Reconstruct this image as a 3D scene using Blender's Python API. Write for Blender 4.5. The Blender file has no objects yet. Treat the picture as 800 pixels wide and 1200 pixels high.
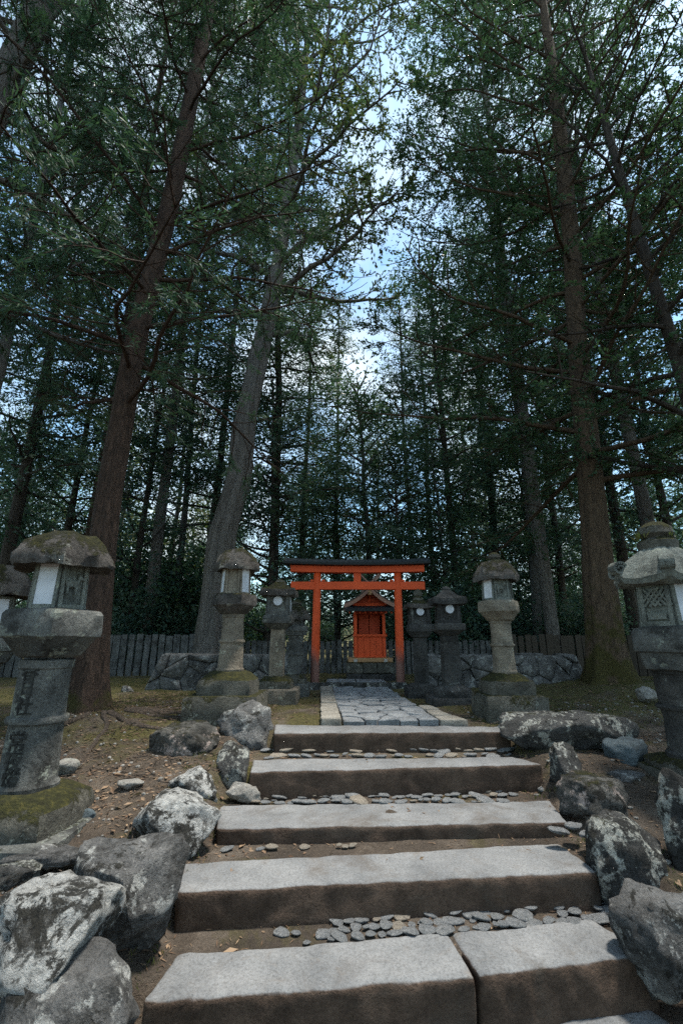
import bpy, bmesh, math, random
import numpy as np
from mathutils import Vector, Matrix, noise as mnoise

sc = bpy.context.scene
COL = sc.collection
R = math.radians
# ------------------------------------------------------------------ camera, sky, sun, exposure
EYE, FPX, PITCH = 0.80, 533.0, R(16.2)
cam_d = bpy.data.cameras.new('camera'); cam = bpy.data.objects.new('camera', cam_d); COL.objects.link(cam)
cam.location = (0, 0, EYE); cam.rotation_euler = (R(90) + PITCH, 0, 0)
cam_d.sensor_fit = 'VERTICAL'; cam_d.sensor_height = 36.0; cam_d.lens = 36.0 * FPX / 1200.0
cam_d.clip_start = 0.05; cam_d.clip_end = 1500
sc.camera = cam

SUN = Vector((0.27, 0.05, 0.96)).normalized()          # towards the sun
w = bpy.data.worlds.new('World'); sc.world = w; w.use_nodes = True
nt = w.node_tree; nt.nodes.clear()
out = nt.nodes.new('ShaderNodeOutputWorld')
sky = nt.nodes.new('ShaderNodeTexSky'); sky.sky_type = 'NISHITA'; sky.sun_disc = False
sky.sun_elevation = math.asin(SUN.z); sky.sun_rotation = math.atan2(SUN.x, SUN.y)
sky.air_density = 1.0; sky.dust_density = 0.8; sky.ozone_density = 1.0
bg = nt.nodes.new('ShaderNodeBackground'); bg.inputs['Strength'].default_value = 0.115
tint = nt.nodes.new('ShaderNodeMix'); tint.data_type = 'RGBA'; tint.blend_type = 'MULTIPLY'; tint.inputs[0].default_value = 1.0; tint.inputs[7].default_value = (0.82, 1.0, 0.95, 1)
nt.links.new(sky.outputs[0], tint.inputs[6]); nt.links.new(tint.outputs[2], bg.inputs['Color'])
bgc = nt.nodes.new('ShaderNodeBackground'); bgc.inputs['Color'].default_value = (0.84, 0.94, 1.0, 1); bgc.inputs['Strength'].default_value = 0.45
tc = nt.nodes.new('ShaderNodeTexCoord'); nz = nt.nodes.new('ShaderNodeTexNoise')
nz.inputs['Scale'].default_value = 2.6; nz.inputs['Detail'].default_value = 7; nz.inputs['Roughness'].default_value = 0.55
nt.links.new(tc.outputs['Generated'], nz.inputs['Vector'])
rp = nt.nodes.new('ShaderNodeValToRGB'); rp.color_ramp.elements[0].position = 0.43; rp.color_ramp.elements[1].position = 0.64
nt.links.new(nz.outputs['Fac'], rp.inputs[0])
mx = nt.nodes.new('ShaderNodeMixShader')
nt.links.new(rp.outputs[0], mx.inputs[0]); nt.links.new(bg.outputs[0], mx.inputs[1]); nt.links.new(bgc.outputs[0], mx.inputs[2])
nt.links.new(mx.outputs[0], out.inputs['Surface'])

sl = bpy.data.lights.new('sun', 'SUN'); sl.energy = 2.4; sl.angle = R(7); sl.color = (1.0, 0.93, 0.83)
so = bpy.data.objects.new('sun', sl); COL.objects.link(so); so.location = (5, 3, 30)
so.rotation_euler = (-SUN).to_track_quat('-Z', 'Y').to_euler()

sc.view_settings.view_transform = 'Standard'; sc.view_settings.look = 'None'
sc.view_settings.exposure = 1.6; sc.view_settings.gamma = 1.0
sc.render.engine = 'CYCLES'
cy = sc.cycles
cy.use_denoising = False
cy.max_bounces = 6; cy.diffuse_bounces = 3; cy.glossy_bounces = 2; cy.transmission_bounces = 4; cy.transparent_max_bounces = 4
cy.caustics_reflective = False; cy.caustics_refractive = False; cy.sample_clamp_indirect = 1.5

# ------------------------------------------------------------------ pixel helpers (photo pixels, 800 x 1200)
CP, SP = math.cos(PITCH), math.sin(PITCH)
def fwd(py): return CP + (py - 600) / FPX * SP
def drop(py): return (py - 600) / FPX * CP - SP
def zrow(py, D): return EYE - D * drop(py) / fwd(py)              # height of a row at ground distance D
def mpx(n, py, D): return n * D / fwd(py) / FPX                    # n pixels in metres at that row
def xcol(px, py, D): return (px - 400) / FPX * D / fwd(py)
def on_z(px, py, z):                                               # the point of a level plane seen at a pixel
    zc = (EYE - z) / drop(py)
    return Vector(((px - 400) / FPX * zc, zc * fwd(py), z))
# ------------------------------------------------------------------ materials
def N(nt, t, **kw):
    n = nt.nodes.new(t)
    for k, v in kw.items():
        if k in n.inputs: n.inputs[k].default_value = v
        else: setattr(n, k, v)
    return n
def L(nt, a, b): nt.links.new(a, b)
def newmat(name):
    m = bpy.data.materials.new(name); m.use_nodes = True
    nt = m.node_tree; nt.nodes.clear()
    o = N(nt, 'ShaderNodeOutputMaterial'); b = N(nt, 'ShaderNodeBsdfPrincipled')
    L(nt, b.outputs[0], o.inputs[0]); b.inputs['Roughness'].default_value = 0.85
    b.inputs['Specular IOR Level'].default_value = 0.3
    return m, nt, b
def coords(nt, scale=(1, 1, 1)):
    tc = N(nt, 'ShaderNodeTexCoord'); oi = N(nt, 'ShaderNodeObjectInfo')
    mu = N(nt, 'ShaderNodeMath', operation='MULTIPLY'); mu.inputs[1].default_value = 57.0; L(nt, oi.outputs['Random'], mu.inputs[0])
    va = N(nt, 'ShaderNodeVectorMath', operation='ADD'); L(nt, tc.outputs['Object'], va.inputs[0]); L(nt, mu.outputs[0], va.inputs[1])
    vm = N(nt, 'ShaderNodeVectorMath', operation='MULTIPLY'); L(nt, va.outputs[0], vm.inputs[0]); vm.inputs[1].default_value = scale
    return vm.outputs[0]
def noise(nt, vec, scale, detail=5, rough=0.55, dist=0.0):
    n = N(nt, 'ShaderNodeTexNoise'); n.inputs['Scale'].default_value = scale; n.inputs['Detail'].default_value = detail
    n.inputs['Roughness'].default_value = rough; n.inputs['Distortion'].default_value = dist
    L(nt, vec, n.inputs['Vector']); return n.outputs['Fac']
def ramp(nt, fac, stops):
    r = N(nt, 'ShaderNodeValToRGB'); e = r.color_ramp.elements
    while len(e) < len(stops): e.new(0.5)
    for el, (p, c) in zip(e, stops):
        el.position = p
        if not hasattr(c, '__len__'): c = (c, c, c)
        el.color = (*c, 1)
    L(nt, fac, r.inputs[0]); return r.outputs[0]
def mixc(nt, fac, a, b, mode='MIX'):
    n = N(nt, 'ShaderNodeMix', data_type='RGBA', blend_type=mode)
    for s, v in ((n.inputs[0], fac), (n.inputs[6], a), (n.inputs[7], b)):
        if isinstance(v, bpy.types.NodeSocket): L(nt, v, s)
        elif hasattr(v, '__len__'): s.default_value = (*v, 1)
        else: s.default_value = v
    return n.outputs[2]
def math2(nt, op, a, b=None):
    n = N(nt, 'ShaderNodeMath', operation=op)
    for s, v in ((n.inputs[0], a), (n.inputs[1], b)):
        if v is None: continue
        if isinstance(v, bpy.types.NodeSocket): L(nt, v, s)
        else: s.default_value = v
    return n.outputs[0]
def bump(nt, b, h, strength=0.5, dist=0.02):
    n = N(nt, 'ShaderNodeBump'); n.inputs['Strength'].default_value = strength; n.inputs['Distance'].default_value = dist
    L(nt, h, n.inputs['Height']); L(nt, n.outputs[0], b.inputs['Normal'])
def normal_z(nt):
    g = N(nt, 'ShaderNodeNewGeometry'); s = N(nt, 'ShaderNodeSeparateXYZ'); L(nt, g.outputs['Normal'], s.inputs[0]); return s.outputs['Z']

MOSS = ((0.030, 0.032, 0.008), (0.115, 0.100, 0.024))
def stone(name, c1, c2, lichen=0.0, moss=0.0, stain=0.4, lcol=(0.46, 0.47, 0.42), scale=1.0, bumpd=0.02, patch=0.0):
    m, nt, b = newmat(name); v = coords(nt, (scale,) * 3)
    col = ramp(nt, noise(nt, v, 4.0, 8, 0.62), [(0.32, c1), (0.68, c2)])
    sp = noise(nt, v, 62, 6, 0.8)
    col = mixc(nt, 0.8, col, ramp(nt, sp, [(0.34, 0.30), (0.50, 0.85), (0.66, 1.25)]), 'MULTIPLY')
    st = ramp(nt, noise(nt, v, 2.8, 10, 0.74, 0.5), [(0.50, 0.0), (0.62, stain)])
    col = mixc(nt, st, col, (0.018, 0.018, 0.016))
    if lichen:
        lf = ramp(nt, math2(nt, 'ADD', math2(nt, 'MULTIPLY', noise(nt, v, 6.0, 9, 0.72, 0.2), 0.75), math2(nt, 'MULTIPLY', noise(nt, v, 34, 6, 0.7), 0.25)), [(0.63 - 0.19 * lichen, 0.0), (0.66 - 0.17 * lichen, 0.9)])
        lc = ramp(nt, noise(nt, v, 26, 7, 0.75), [(0.3, tuple(x * 0.35 for x in lcol)), (0.62, lcol)])
        col = mixc(nt, lf, col, lc)
    if patch:
        pf = ramp(nt, noise(nt, v, 4.6, 12, 0.78, 0.4), [(0.60 - 0.08 * patch, 0.0), (0.625 - 0.08 * patch, 0.95)]); col = mixc(nt, pf, col, ramp(nt, noise(nt, v, 40, 5, 0.7), [(0.35, (0.008, 0.008, 0.007)), (0.65, (0.040, 0.038, 0.030))]))
    hgt = noise(nt, v, 18, 8, 0.7)
    if moss:
        mf = math2(nt, 'ADD', math2(nt, 'MULTIPLY', normal_z(nt), 0.30), noise(nt, v, 6.0, 9, 0.75))
        mf = ramp(nt, mf, [(0.98 - 0.36 * moss, 0.0), (1.06 - 0.36 * moss, 1.0)])
        mc = ramp(nt, noise(nt, v, 22, 8, 0.8), [(0.32, (0.018, 0.016, 0.006)), (0.5, MOSS[0]), (0.72, MOSS[1])])
        col = mixc(nt, mf, col, mc)
        hgt = math2(nt, 'ADD', hgt, math2(nt, 'MULTIPLY', mf, noise(nt, v, 70, 3, 0.7)))
    L(nt, col, b.inputs['Base Color']); b.inputs['Roughness'].default_value = 0.9
    hgt = math2(nt, 'ADD', hgt, math2(nt, 'MULTIPLY', sp, 0.6))
    bump(nt, b, hgt, 1.0, bumpd * 1.3)
    return m
MAT = {}
MAT['lan_grey'] = stone('weathered_grey_stone', (0.066, 0.071, 0.070), (0.200, 0.206, 0.192), 0.45, 0.35, 0.85, (0.32, 0.35, 0.30))
MAT['lan_tan'] = stone('tan_granite', (0.173, 0.150, 0.117), (0.352, 0.307, 0.240), 0.30, 0.10, 0.5, (0.510, 0.510, 0.405))
MAT['lan_roof'] = stone('mossy_roof_stone', (0.075, 0.066, 0.060), (0.190, 0.176, 0.160), 0.40, 1.0, 0.75, (0.34, 0.34, 0.30), bumpd=.035)
MAT['lan_moss'] = stone('moss_covered_stone', (0.072, 0.072, 0.058), (0.169, 0.163, 0.137), 0.35, 1.05, 0.5, (0.442, 0.455, 0.390))
MAT['lan_dark'] = stone('dark_lantern_stone', (0.037, 0.039, 0.040), (0.106, 0.104, 0.098), 0.25, 0.28, 0.8, (0.225, 0.237, 0.225))
MAT['lan_box'] = stone('pale_green_grey_stone', (0.150, 0.166, 0.151), (0.280, 0.302, 0.267), 0.25, 0.0, 0.6, (0.390, 0.429, 0.351))
MAT['rock_white'] = stone('lichen_white_boulder', (0.05, 0.05, 0.047), (0.20, 0.20, 0.19), 1.0, 0.16, 0.95, (0.62, 0.63, 0.61), bumpd=.035, patch=0.9)
MAT['rock_grey'] = stone('blue_grey_boulder', (0.090, 0.091, 0.091), (0.258, 0.258, 0.252), 0.50, 0.16, 0.85, (0.552, 0.564, 0.540), bumpd=.035, patch=0.5)
MAT['rock_dark'] = stone('dark_boulder', (0.040, 0.041, 0.041), (0.121, 0.121, 0.117), 0.60, 0.40, 0.85, (0.598, 0.609, 0.552), bumpd=.035, patch=0.5)
MAT['rock_moss'] = stone('mossy_boulder', (0.072, 0.072, 0.066), (0.204, 0.198, 0.180), 0.55, 0.62, 0.85, (0.600, 0.492, 0.444), bumpd=.035, patch=0.6)
MAT['rock_blue'] = stone('bluish_stone', (0.06, 0.085, 0.10), (0.14, 0.18, 0.20), 0.20, 0.0, 0.4, (0.3, 0.33, 0.33))
MAT['rock_pale'] = stone('pale_stone', (0.24, 0.23, 0.21), (0.42, 0.41, 0.38), 0.3, 0.0, 0.35)
MAT['wall_stone'] = stone('wall_stone', (0.069, 0.070, 0.069), (0.237, 0.237, 0.231), 0.50, 0.35, 0.7, (0.375, 0.388, 0.375))
MAT['cobble'] = stone('cobble_stone', (0.20, 0.22, 0.235), (0.50, 0.51, 0.51), 0.15, 0.0, 0.2, scale=2.0)
MAT['cobble_tan'] = stone('tan_cobble', (0.36, 0.31, 0.25), (0.58, 0.52, 0.43), 0.1, 0.0, 0.2, scale=2.0)
MAT['flag'] = stone('grey_flagstone', (0.187, 0.204, 0.220), (0.374, 0.391, 0.402), 0.1, 0.05, 0.3)
MAT['flag_tan'] = stone('tan_edging_stone', (0.26, 0.24, 0.20), (0.42, 0.40, 0.35), 0.1, 0.0, 0.25)

def step_mat():
    m, nt, b = newmat('granite_step'); v = coords(nt)
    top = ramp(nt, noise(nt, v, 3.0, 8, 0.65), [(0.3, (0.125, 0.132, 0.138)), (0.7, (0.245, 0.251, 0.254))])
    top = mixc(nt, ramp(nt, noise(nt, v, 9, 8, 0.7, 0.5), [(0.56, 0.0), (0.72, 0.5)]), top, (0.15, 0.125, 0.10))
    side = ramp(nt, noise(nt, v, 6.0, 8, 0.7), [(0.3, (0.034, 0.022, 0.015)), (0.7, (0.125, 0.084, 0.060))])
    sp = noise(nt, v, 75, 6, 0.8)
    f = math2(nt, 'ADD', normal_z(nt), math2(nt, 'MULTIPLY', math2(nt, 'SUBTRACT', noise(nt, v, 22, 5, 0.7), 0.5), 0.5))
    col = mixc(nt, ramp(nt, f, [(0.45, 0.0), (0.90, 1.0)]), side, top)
    col = mixc(nt, 0.75, col, ramp(nt, sp, [(0.34, 0.42), (0.50, 0.95), (0.66, 1.2)]), 'MULTIPLY')
    col = mixc(nt, ramp(nt, noise(nt, v, 1.7, 10, 0.75, 0.8), [(0.52, 0.0), (0.66, 0.6)]), col, (0.085, 0.070, 0.056))
    L(nt, col, b.inputs['Base Color']); b.inputs['Roughness'].default_value = 0.88
    bump(nt, b, math2(nt, 'ADD', noise(nt, v, 60, 6, 0.7), math2(nt, 'MULTIPLY', noise(nt, v, 9, 6, 0.6), 1.5)), 0.8, 0.012)
    return m
MAT['step'] = step_mat()

def ground_mat():
    m, nt, b = newmat('forest_floor')
    tc = N(nt, 'ShaderNodeTexCoord'); v = tc.outputs['Object']
    dirt = ramp(nt, noise(nt, v, 2.2, 9, 0.68), [(0.3, (0.060, 0.047, 0.036)), (0.52, (0.145, 0.115, 0.088)), (0.72, (0.28, 0.232, 0.185))])
    dirt = mixc(nt, 0.6, dirt, ramp(nt, noise(nt, v, 48, 8, 0.85), [(0.36, 0.22), (0.5, 0.8), (0.64, 1.4)]), 'MULTIPLY')
    sx = N(nt, 'ShaderNodeSeparateXYZ'); L(nt, v, sx.inputs[0])
    far = ramp(nt, math2(nt, 'MULTIPLY', sx.outputs['Y'], 0.1), [(0.34, 0.02), (0.64, 0.24)])
    mfac = math2(nt, 'ADD', noise(nt, v, 1.3, 8, 0.66, 0.4), far)
    mfac = ramp(nt, mfac, [(0.58, 0.0), (0.70, 0.92)])
    mossc = ramp(nt, noise(nt, v, 26, 6, 0.75), [(0.3, (0.040, 0.042, 0.013)), (0.7, (0.19, 0.165, 0.055))])
    col = mixc(nt, mfac, dirt, mossc)
    L(nt, col, b.inputs['Base Color']); b.inputs['Roughness'].default_value = 0.95
    h = math2(nt, 'ADD', noise(nt, v, 14, 9, 0.75), math2(nt, 'MULTIPLY', noise(nt, v, 60, 6, 0.8), 0.8))
    bump(nt, b, h, 1.0, 0.05)
    return m
MAT['ground'] = ground_mat()

def bark(name, c1, c2, moss_h=0.0, lich=0.25, vs=0.12, lc=(0.30, 0.31, 0.28)):
    m, nt, b = newmat(name); v = coords(nt, (1, 1, vs)); v1 = coords(nt)
    n1 = noise(nt, v, 26, 10, 0.74, 0.9)
    col = ramp(nt, n1, [(0.34, c1), (0.66, c2)])
    col = mixc(nt, ramp(nt, noise(nt, v1, 3.5, 7, 0.7), [(0.68 - 0.1 * lich, 0.0), (0.80 - 0.1 * lich, lich * 2.2)]), col, lc)
    if moss_h:
        tc = N(nt, 'ShaderNodeTexCoord'); s = N(nt, 'ShaderNodeSeparateXYZ'); L(nt, tc.outputs['Object'], s.inputs[0])
        mm = math2(nt, 'SUBTRACT', noise(nt, v1, 3, 6, 0.65), math2(nt, 'MULTIPLY', s.outputs['Z'], 0.30 / moss_h))
        col = mixc(nt, ramp(nt, mm, [(0.34, 0.0), (0.46, 0.9)]), col, mixc(nt, noise(nt, v1, 40, 4), MOSS[0], MOSS[1]))
    L(nt, col, b.inputs['Base Color']); b.inputs['Roughness'].default_value = 0.92
    bump(nt, b, math2(nt, 'ADD', n1, math2(nt, 'MULTIPLY', noise(nt, v, 80, 4, 0.7), 0.6)), 1.0, 0.08)
    return m
MAT['bark_red'] = bark('red_brown_cedar_bark', (0.020, 0.015, 0.012), (0.135, 0.085, 0.062), 0.5, 0.30, 0.20)
MAT['bark_moss'] = bark('brown_bark_mossy_foot', (0.036, 0.027, 0.019), (0.195, 0.135, 0.088), 2.4, 0.28, 0.20)
MAT['bark_grey'] = bark('grey_gnarled_bark', (0.075, 0.068, 0.062), (0.300, 0.280, 0.258), 0.0, 0.30, 0.10)
MAT['bark_dark'] = bark('dark_bark', (0.030, 0.026, 0.022), (0.120, 0.100, 0.084), 0.0, 0.20, 0.15)
MAT['bark_pale'] = bark('pale_grey_bark', (0.070, 0.070, 0.066), (0.190, 0.190, 0.180), 0.0, 0.35, 0.2)
MAT['root'] = bark('pale_root_bark', (0.060, 0.045, 0.034), (0.200, 0.155, 0.12), 0.0, 0.1, 0.3)

def leaf(name, stops, trans=0.35, rough=0.5):
    m, nt, b = newmat(name); g = N(nt, 'ShaderNodeNewGeometry')
    v = coords(nt)
    f = math2(nt, 'ADD', math2(nt, 'MULTIPLY', g.outputs['Random Per Island'], 0.55), math2(nt, 'MULTIPLY', noise(nt, v, 0.7, 3, 0.6), 0.55))
    col = ramp(nt, f, stops)
    L(nt, col, b.inputs['Base Color']); b.inputs['Roughness'].default_value = rough
    t = N(nt, 'ShaderNodeBsdfTranslucent'); L(nt, mixc(nt, 0.5, col, (0.08, 0.17, 0.04)), t.inputs['Color'])
    ms = N(nt, 'ShaderNodeMixShader'); ms.inputs[0].default_value = trans
    o = [n for n in nt.nodes if n.type == 'OUTPUT_MATERIAL'][0]
    L(nt, b.outputs[0], ms.inputs[1]); L(nt, t.outputs[0], ms.inputs[2]); L(nt, ms.outputs[0], o.inputs[0])
    return m
MAT['leaf_cedar'] = leaf('cedar_needles', [(0.25, (0.019, 0.052, 0.041)), (0.55, (0.040, 0.097, 0.066)), (0.85, (0.081, 0.135, 0.070))], 0.25, 0.6)
MAT['leaf_broad'] = leaf('glossy_evergreen_leaves', [(0.25, (0.023, 0.061, 0.043)), (0.55, (0.049, 0.110, 0.062)), (0.85, (0.100, 0.149, 0.072))], 0.35, 0.38)
MAT['leaf_brown'] = leaf('bronze_green_leaves', [(0.25, (0.030, 0.060, 0.030)), (0.55, (0.072, 0.098, 0.038)), (0.85, (0.165, 0.125, 0.050))], 0.40, 0.5)
MAT['leaf_far'] = leaf('dark_forest_leaves', [(0.25, (0.028, 0.070, 0.065)), (0.55, (0.057, 0.113, 0.091)), (0.85, (0.109, 0.149, 0.096))], 0.35, 0.45)
MAT['leaf_yellow'] = leaf('yellow_green_leaves', [(0.25, (0.060, 0.070, 0.024)), (0.55, (0.120, 0.115, 0.035)), (0.85, (0.210, 0.160, 0.050))], 0.45, 0.5)
MAT['litter'] = leaf('dead_leaves', [(0.2, (0.040, 0.024, 0.015)), (0.5, (0.13, 0.080, 0.050)), (0.85, (0.28, 0.20, 0.13))], 0.1, 0.8)
MAT['grass'] = leaf('grass_blades', [(0.2, (0.045, 0.055, 0.015)), (0.5, (0.085, 0.095, 0.025)), (0.85, (0.15, 0.135, 0.05))], 0.3, 0.6)

def paint(name, c, worn=0.0):
    m, nt, b = newmat(name); v = coords(nt); vs = coords(nt, (1, 1, 0.15))
    col = mixc(nt, ramp(nt, noise(nt, v, 3, 6, 0.6), [(0.3, 0.0), (0.75, 0.45)]), c, tuple(x * 0.55 for x in c))
    col = mixc(nt, ramp(nt, noise(nt, vs, 40, 5, 0.7), [(0.55, 0.0), (0.8, 0.35)]), col, tuple(x * 0.4 for x in c))
    if worn:
        tc = N(nt, 'ShaderNodeTexCoord'); s = N(nt, 'ShaderNodeSeparateXYZ'); L(nt, tc.outputs['Object'], s.inputs[0])
        f = math2(nt, 'SUBTRACT', math2(nt, 'ADD', math2(nt, 'MULTIPLY', noise(nt, vs, 8, 6, 0.7), 0.7), worn), s.outputs['Z'])
        col = mixc(nt, ramp(nt, f, [(0.30, 0.0), (0.62, 0.85)]), col, (0.14, 0.115, 0.10))
    L(nt, col, b.inputs['Base Color']); b.inputs['Roughness'].default_value = 0.6
    bump(nt, b, noise(nt, vs, 30, 6, 0.6), 0.3, 0.006)
    return m
MAT['verm'] = paint('vermilion_paint', (0.74, 0.092, 0.020))
MAT['verm_worn'] = paint('vermilion_paint_worn_foot', (0.74, 0.092, 0.020), 0.72)
MAT['verm_deep'] = paint('deep_vermilion_paint', (0.50, 0.062, 0.016))
MAT['black_cap'] = paint('blackened_copper', (0.022, 0.028, 0.032))
MAT['barge'] = paint('faded_pink_timber', (0.42, 0.25, 0.19))
MAT['bark_roof'] = paint('cypress_bark_roof', (0.085, 0.070, 0.058))
MAT['tan_wood'] = paint('bare_tan_timber', (0.46, 0.27, 0.13))
MAT['white_wood'] = paint('whitewashed_boards', (0.5, 0.47, 0.43))
MAT['fence'] = stone('weathered_grey_timber', (0.069, 0.073, 0.073), (0.188, 0.194, 0.194), 0.2, 0.1, 0.7, (0.250, 0.263, 0.250))
MAT['fence_dark'] = paint('dark_brown_timber', (0.060, 0.048, 0.036))
m, nt, b = newmat('paper_window'); b.inputs['Base Color'].default_value = (0.80, 0.82, 0.86, 1)
L(nt, ramp(nt, noise(nt, coords(nt), 8, 4), [(0.3, (0.46, 0.49, 0.54)), (0.7, (0.66, 0.69, 0.74))]), b.inputs['Base Color']); MAT['paper'] = m
m, nt, b = newmat('painted_groove_shade_and_core'); b.inputs['Base Color'].default_value = (0.02, 0.02, 0.019, 1); MAT['groove_shade_core'] = m  # dark colour painted as groove shade on the inscription; also wall and plinth cores
L(nt, ramp(nt, noise(nt, coords(nt), 25, 5), [(0.35, (0.008, 0.008, 0.008)), (0.7, (0.040, 0.042, 0.038))]), b.inputs['Base Color'])

# ------------------------------------------------------------------ object helpers
def link(name, me, mat=None, parent=None, label=None, cat=None, group=None, kind=None, loc=None, rot=None):
    o = bpy.data.objects.new(name, me); COL.objects.link(o)
    if mat is not None and me is not None and not me.materials:
        me.materials.append(MAT[mat] if isinstance(mat, str) else mat)
    if parent is not None: o.parent = parent
    if loc is not None: o.location = loc
    if rot is not None: o.rotation_euler = rot
    for k, v in (('label', label), ('category', cat), ('group', group), ('kind', kind)):
        if v: o[k] = v
    return o
def empty(name, loc, label, cat, group=None, rz=0.0, kind=None):
    o = link(name, None, label=label, cat=cat, group=group, kind=kind, loc=loc, rot=(0, 0, rz)); o.empty_display_size = 0.2
    return o
def np_mesh(name, V, F, smooth=False):
    """V (n,3); F list of (m,k) index arrays"""
    me = bpy.data.meshes.new(name); V = np.asarray(V, np.float32)
    F = [np.asarray(f, np.int32) for f in F if len(f)]
    me.vertices.add(len(V)); me.vertices.foreach_set('co', V.ravel())
    idx = np.concatenate([f.ravel() for f in F]); me.loops.add(len(idx)); me.loops.foreach_set('vertex_index', idx)
    cnt = np.concatenate([np.full(len(f), f.shape[1], np.int32) for f in F])
    st = np.concatenate([[0], np.cumsum(cnt)[:-1]]).astype(np.int32)
    me.polygons.add(len(cnt)); me.polygons.foreach_set('loop_start', st); me.polygons.foreach_set('loop_total', cnt)
    me.update(calc_edges=True); me.validate()
    me.polygons.foreach_set('use_smooth', np.full(len(cnt), bool(smooth))); me.update()
    return me
class MB:
    def __init__(s): s.v = []; s.f = []
    def add(s, v, f):
        n = len(s.v); s.v += [tuple(p) for p in v]; s.f += [tuple(i + n for i in q) for q in f]
    def box(s, c, d, rx=0, ry=0, rz=0):
        x, y, z = (k / 2 for k in d)
        M = Matrix.Translation(c) @ Matrix.Rotation(rz, 4, 'Z') @ Matrix.Rotation(ry, 4, 'Y') @ Matrix.Rotation(rx, 4, 'X')
        s.add([M @ Vector(p) for p in ((-x, -y, -z), (x, -y, -z), (x, y, -z), (-x, y, -z), (-x, -y, z), (x, -y, z), (x, y, z), (-x, y, z))],
              [(0, 3, 2, 1), (4, 5, 6, 7), (0, 1, 5, 4), (1, 2, 6, 5), (2, 3, 7, 6), (3, 0, 4, 7)])
    def prism(s, poly, y0, y1, M=None):
        """poly in the XZ plane extruded along Y"""
        n = len(poly); v = [Vector((x, y0, z)) for x, z in poly] + [Vector((x, y1, z)) for x, z in poly]
        if M: v = [M @ p for p in v]
        s.add(v, [tuple(range(n)), tuple(reversed(range(n, 2 * n)))] + [(i + n, (i + 1) % n + n, (i + 1) % n, i) for i in range(n)])
    def mesh(s, name, smooth=False, bevel=0.0):
        me = bpy.data.meshes.new(name); me.from_pydata(s.v, [], s.f); me.update()
        bm = bmesh.new(); bm.from_mesh(me)
        bmesh.ops.recalc_face_normals(bm, faces=bm.faces)
        if bevel: bmesh.ops.bevel(bm, geom=bm.edges[:], offset=bevel, segments=2, affect='EDGES', profile=0.6)
        bm.to_mesh(me); bm.free()
        for p in me.polygons: p.use_smooth = smooth
        return me
def fbm(p, o=4): return mnoise.fractal(p, 1.0, 2.0, o)

def lathe(name, prof, n=6, seg=7, nz=0.0, nf=5.0, seed=0.0, rot=0.0, lobes=0):
    """prof: (radius to the flats, z, polygon-ness 0..1, corner lift); n-sided with a flat facing -Y"""
    T = n * seg; V = []; F = []
    a0 = -math.pi / 2 + math.pi / n + rot
    for (r, z, k, up) in prof:
        for i in range(T):
            u = (i % seg) / seg; d = abs(u - 0.5) * 2
            a = a0 + 2 * math.pi * i / T
            pf = 1 / math.cos((u - 0.5) * 2 * math.pi / n)
            rr = r * (1 + (pf - 1) * k)
            if lobes: rr *= 1 + 0.07 * abs(math.sin(lobes * a))
            p = Vector((rr * math.cos(a), rr * math.sin(a), z + up * d ** 3))
            if nz and r > 1e-3:
                q = p * nf + Vector((seed * 7.1, seed * 3.3, seed))
                dd = fbm(q) * nz
                p += Vector((p.x, p.y, 0)).normalized() * dd + Vector((0, 0, 0.7 * nz * fbm(q + Vector((9, 5, 3)))))
            V.append(p)
    for j in range(len(prof) - 1):
        for i in range(T):
            a, b_ = j * T + i, j * T + (i + 1) % T
            F.append((a, b_, b_ + T, a + T))
    me = bpy.data.meshes.new(name)
    F.append(tuple(reversed(range(T)))); F.append(tuple(range((len(prof) - 1) * T, len(prof) * T)))
    me.from_pydata([tuple(p) for p in V], [], F); me.update()
    for p in me.polygons: p.use_smooth = True
    try: me.set_sharp_from_angle(angle=R(38))
    except Exception: pass
    return me

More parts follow.
